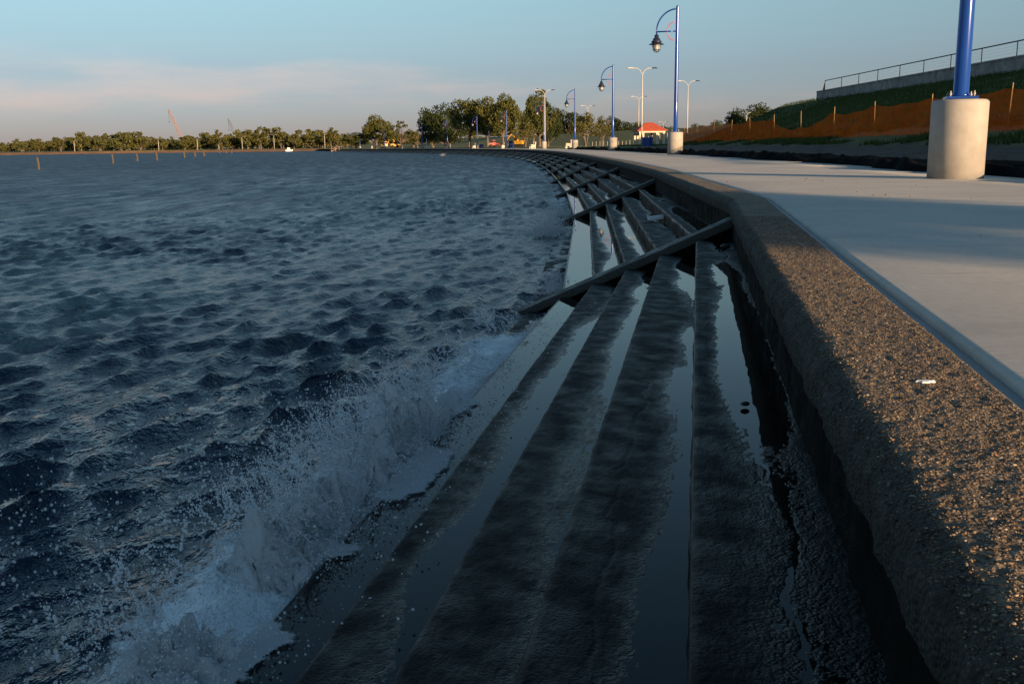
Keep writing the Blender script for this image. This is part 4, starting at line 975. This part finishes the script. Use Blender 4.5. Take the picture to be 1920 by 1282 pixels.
def slat_bin(px, Y, z, rad, h, label, n=16):
    root = tag(empty('litter_bin', (at(px, Y), Y, z)), label, 'bin', 'blue bins')
    MB().lathe([(rad*0.86, 0.03), (rad*0.86, h*0.95), (rad*0.5, h*0.96)], 16).build('liner', M['bluebin'], root)
    sm = None
    for k in range(n):
        a = 2*math.pi*k/n
        if sm is None: sm = MB().tube([(0, 0, 0.0), (0, 0, h*0.85), (0.06, 0, h)], 0.035, 4).mesh('slat'); sm.materials.append(M['bluebin'])
        o = link('slat', sm, None, root); o.location = (rad*math.cos(a), rad*math.sin(a), 0); o.rotation_euler = (0, 0, a)
    MB().tube([(rad*math.cos(t), rad*math.sin(t), h*0.9) for t in np.linspace(0, 2*math.pi, 19)], 0.03, 4, False).build('hoop', M['bluebin'], root)
slat_bin(1214, 118, 0.02, 0.58, 1.30, 'large blue slatted bin in front of the red-roofed shelter')
slat_bin(957, 203, 0.02, 0.55, 1.0, 'blue drum-shaped bin right of the sixth lamp post')
slat_bin(902, 240, 0.02, 0.5, 0.9, 'small blue bin right of the seventh lamp post')
# white paling fence on the grass behind
pf = tag(empty('paling_fence', (0, 0, 0)), 'row of thin white palings on the grass either side of the shelter', 'fence')
pk = MB().box((0, 0, 0.5), (0.05, 0.05, 0.8)).mesh('paling'); pk.materials.append(M['whitepole'])
for px in np.arange(1090, 1262, 7.0):
    X = at(px, 185); link('paling', pk, None, pf).location = (X, 185, land_z(X, 185)-0.05)
# benches
def bench(px, Y, z, label, rot=0.0):
    root = tag(empty('bench', (at(px, Y), Y, z), rot), label, 'bench', 'pale benches by the promenade')
    prof = [(-0.35, 0), (-0.22, 0), (-0.18, 0.30), (0.15, 0.30), (0.18, 0), (0.34, 0), (0.38, 0.55), (0.46, 1.05), (0.34, 1.08), (0.24, 0.62), (-0.30, 0.66), (-0.36, 0.55)]
    for x in (-0.8, 0.8): MB().prism(prof, x-0.1, x+0.1).build('end_frame', M['bench'], root)
    for y in (-0.22, -0.08, 0.06): MB().box((0, y, 0.47), (1.5, 0.11, 0.05)).build('seat_slat', M['slat'], root)
    for q in (0.70, 0.86): MB().box((0, 0.30+(q-0.7)*0.25, q), (1.5, 0.04, 0.11)).build('back_slat', M['slat'], root)
for px, Y, rz, lb in [(1066, 128, 90, 'pale concrete bench left of the fourth lamp post'), (998, 160, 80, 'pale bench left of the fifth lamp post'), (943, 201, 80, 'pale bench left of the sixth lamp post'), (889, 236, 80, 'pale bench left of the seventh lamp post'), (803, 300, 80, 'pale bench right of the ninth lamp post')]:
    bench(px, Y, 0.02 if px != 1066 else 0.1, lb, R(-rz))
# construction machines
def excavator(px, Y, sc, rot, label, raised=0.0):
    X = at(px, Y); root = tag(empty('excavator', (X, Y, land_z(X, Y)), rot), label, 'excavator'); root.scale = (sc,)*3
    for y in (-0.85, 0.85): MB().prism([(-1.5, 0.15), (-1.2, 0), (1.2, 0), (1.5, 0.15), (1.5, 0.5), (1.2, 0.7), (-1.2, 0.7), (-1.5, 0.5)], -0.25, 0.25).build('track', M['black'], root)
    tr = [c for c in root.children if c.name.startswith('track')]
    for c, y in zip(tr, (-0.85, 0.85)): c.rotation_euler = (0, 0, math.pi/2); c.location = (0, y, 0)
    MB().box((-0.4, 0, 1.25), (2.4, 1.9, 0.9), taper=0.92).box((-1.35, 0, 1.3), (0.6, 1.9, 1.0)).build('body', M['yellow'], root)
    cb_ = MB().box((0.35, 0.55, 2.0), (1.1, 0.85, 1.2), taper=0.88).build('cab', M['yellow'], root)
    MB().box((0.37, 0.55, 2.05), (1.06, 0.89, 0.65)).build('window', M['glass'], cb_)
    e = Vector((2.6, -0.2, 3.3+raised)); g = Vector((4.1, -0.2, 1.6+raised))
    MB().tube([(0.7, -0.2, 1.4), (1.6, -0.2, 2.9+raised*0.6), e], [0.24, 0.26, 0.18], 6).build('boom', M['yellow'], root)
    MB().tube([e+Vector((-0.3, 0, 0.2)), e, g], [0.16, 0.2, 0.13], 6).build('dipper_arm', M['yellow'], root)
    MB().prism([(3.7, 0.9+raised), (4.3, 0.8+raised), (4.4, 1.5+raised), (4.1, 1.7+raised), (3.8, 1.5+raised)], -0.45, 0.45).build('bucket', M['black'], root)
    b_ = root.children[-1]; b_.rotation_euler = (0, 0, -math.pi/2); b_.location = (0, -0.2, 0)
excavator(972, 225, 0.8, R(150), 'yellow excavator with boom folded, behind the sixth lamp post')
excavator(722, 392, 1.0, R(20), 'yellow excavator under the leftmost big oak', 0.6)
def loader(px, Y, sc, mat, label, cat='loader', name='wheel_loader'):
    X = at(px, Y); root = tag(empty(name, (X, Y, land_z(X, Y)), R(10)), label, cat); root.scale = (sc,)*3
    for x in (-1.1, 1.1):
        for y in (-0.8, 0.8):
            w = MB().lathe([(0.25, -0.18), (0.6, -0.17), (0.62, 0), (0.6, 0.17), (0.25, 0.18)], 16).build('wheel', M['black'], root); w.rotation_euler = (math.pi/2, 0, 0); w.location = (x, y, 0.6)
    MB().box((-0.9, 0, 1.15), (1.9, 1.3, 0.9), taper=0.9).box((0.8, 0, 1.0), (1.4, 1.1, 0.6)).build('body', M[mat], root)
    c = MB().box((0.0, 0, 2.05), (1.2, 1.15, 1.1), taper=0.9).build('cab', M[mat], root); MB().box((0.0, 0, 2.1), (1.24, 1.19, 0.6)).build('window', M['glass'], c)
    MB().tube([(0.9, 0.4, 1.4), (1.8, 0.4, 1.2), (2.3, 0.4, 0.6)], 0.13, 5).tube([(0.9, -0.4, 1.4), (1.8, -0.4, 1.2), (2.3, -0.4, 0.6)], 0.13, 5).build('lift_arm', M[mat], root)
    MB().prism([(2.2, 0.15), (3.0, 0.1), (2.6, 0.5), (2.45, 1.0), (2.2, 1.0)], -1.0, 1.0).build('bucket', M[mat], root); b_ = root.children[-1]; b_.rotation_euler = (0, 0, -math.pi/2)
loader(741, 375, 0.95, 'yellow', 'yellow wheel loader right of the far excavator')
loader(926, 235, 0.62, 'redpaint', 'small red tractor between the umbrella-shaped oak and the excavator', 'tractor', 'red_tractor')
# timber stair with rail at the far end of the seawall
X, Y = at(657, 470), 470.0; X = float(Xc(470))-3.0
ts_ = tag(empty('timber_stair', (X, Y, WATER), R(10)), 'small timber landing stair at the far end of the seawall', 'stair')
for k in range(5): MB().box((-1.6+0.55*k, 0, 0.2+0.28*k), (0.6, 2.6, 0.10)).build('tread', M['wood'], ts_)
for y in (-1.3, 1.3): MB().tube([(-1.9, y, 0.05), (1.0, y, 1.5)], 0.14, 5).tube([(-1.9, y, 1.0), (1.0, y, 2.3), (1.9, y, 2.3)], 0.09, 5).build('stringer', M['wood'], ts_)
for x, zt_ in ((-1.8, 1.0), (0.2, 1.95), (1.8, 2.3)):
    for y in (-1.3, 1.3): MB().tube([(x, y, -0.6), (x, y, zt_)], 0.10, 5).build('post', M['wood'], ts_)
# white boat by the far bank
X, Y = at(541, 615), 615.0
bt = tag(empty('small_boat', (X, Y, WATER), R(20)), 'tiny bright white boat against the far bank', 'boat')
MB().add([(-2.2, -0.8, 0.9), (1.2, -0.8, 0.9), (2.6, 0, 1.1), (1.2, 0.8, 0.9), (-2.2, 0.8, 0.9), (-1.9, -0.5, -0.2), (1.0, -0.5, -0.2), (1.9, 0, -0.1), (1.0, 0.5, -0.2), (-1.9, 0.5, -0.2)], [(0, 1, 6, 5), (1, 2, 7, 6), (2, 3, 8, 7), (3, 4, 9, 8), (4, 0, 5, 9), (0, 4, 3, 2, 1)]).build('hull', M['boat'], bt)
MB().box((-0.2, 0, 1.5), (1.8, 1.2, 1.3), taper=0.85).build('cabin', M['boat'], bt)
# pale ramp path up the levee
P = []
for f in np.linspace(0, 1, 14):
    Y = 296.0-12*f; px = 818+64*f; X = at(px, Y)
    for dy in (-1.6, 1.6): P.append((X, Y+dy, land_z(X, Y+dy)+0.10))
tag(link('path', np_mesh('path', P, grid_faces(14, 2)), M['path']), kind='structure')
# two white posts
for px, Y, top, lb in ((800, 295, 261, 'short white post right of the ninth lamp post'), (917, 238, 247, 'taller white post right of the seventh lamp post')):
    X = at(px, Y); z = land_z(X, Y); h = EYE+(286-0.0133*px-top)/1871*Y-z
    o = MB().box((0, 0, h/2), (0.24, 0.24, h)).box((0, 0, h), (0.34, 0.34, 0.12), taper=0.5).build('white_post', M['whitepole']); o.location = (X, Y, z-0.04); tag(o, lb, 'post')

# ------------------------------------------------------------------ small things on the steps and paving
def litter(px, py, zlev):
    d = ray(px, py); k = (zlev-EYE)/d.z; return (d.x*k, d.y*k, zlev)
x, y, z = litter(1232, 413, -0.545)
tr = MB(); tr.box((0, 0, 0.012), (0.24, 0.17, 0.018)); 
for a in (-1, 1): tr.box((a*0.12, 0, 0.03), (0.012, 0.17, 0.04)); tr.box((0, a*0.085, 0.03), (0.252, 0.012, 0.04))
o = tr.build('foam_tray', M['foamtray']); o.location = (x, y, z+0.012); o.rotation_euler = (0, R(-6), R(5)); tag(o, 'white foam tray lying on a wet step beyond the stringer', 'litter')
def stone(px, py, zlev, r_, label):
    v = ICO_V*np.array([r_, r_*0.8, r_*0.55])*(1+rng.normal(0, 0.12, (12, 1)))
    o = link('stone', np_mesh('stone', v, ICO_F), M['rock'], smooth=True); mod = o.modifiers.new('round', 'SUBSURF'); mod.levels = 2; mod.render_levels = 2
    p = litter(px, py, zlev); o.location = (p[0], p[1], zlev+r_*0.3); tag(o, label, 'stone')
d_ = litter(1737, 716, 0.002); m = MB(); rs = np.random.default_rng(2); ring_ = [(0.020*math.cos(t)*rs.uniform(.6, 1.3), 0.012*math.sin(t)*rs.uniform(.6, 1.3), 0.0) for t in np.linspace(0, 2*math.pi, 18)[:-1]]
m.add(ring_+[(x*0.8, y*0.8, 0.004) for x, y, z in ring_], [tuple(range(17, 34))]+[(i, (i+1) % 17, 17+(i+1) % 17, 17+i) for i in range(17)])
o = m.build('bird_dropping', M['foamtray']); o.location = d_; tag(o, 'small white bird dropping on the pebbled seawall cap', 'dropping')
stone(1397, 760, -0.405, 0.022, 'dark stone lying on the top step beside its puddle')
stone(1360, 466, -0.405, 0.06, 'dark clump on the top step just before the stringer')
stone(880, 777, -1.0, 0.018, 'small dark pebble on the lowest wet step')
n = 46; rs = np.random.default_rng(5)
for k in range(n):
    Y = rs.uniform(3, 16); X = float(Xc(Y))+rs.uniform(0.5, 4.6)
    r_ = 0.006+0.014*rs.random()**2
    if k == 0: pm_ = np_mesh('grit', ICO_V*np.array([1, 0.8, 0.45])*(1+rs.normal(0, 0.12, (12, 1))), ICO_F); pm_.materials.append(M['slat'])
    o = link('clod', pm_); o.scale = (r_,)*3; o.location = (X, Y, 0.004+r_*0.3); o.rotation_euler = (0, 0, rs.uniform(0, 6)); tag(o, 'tiny dark clod of dirt on the pale promenade', 'dirt clod', 'dirt clods scattered on the promenade')
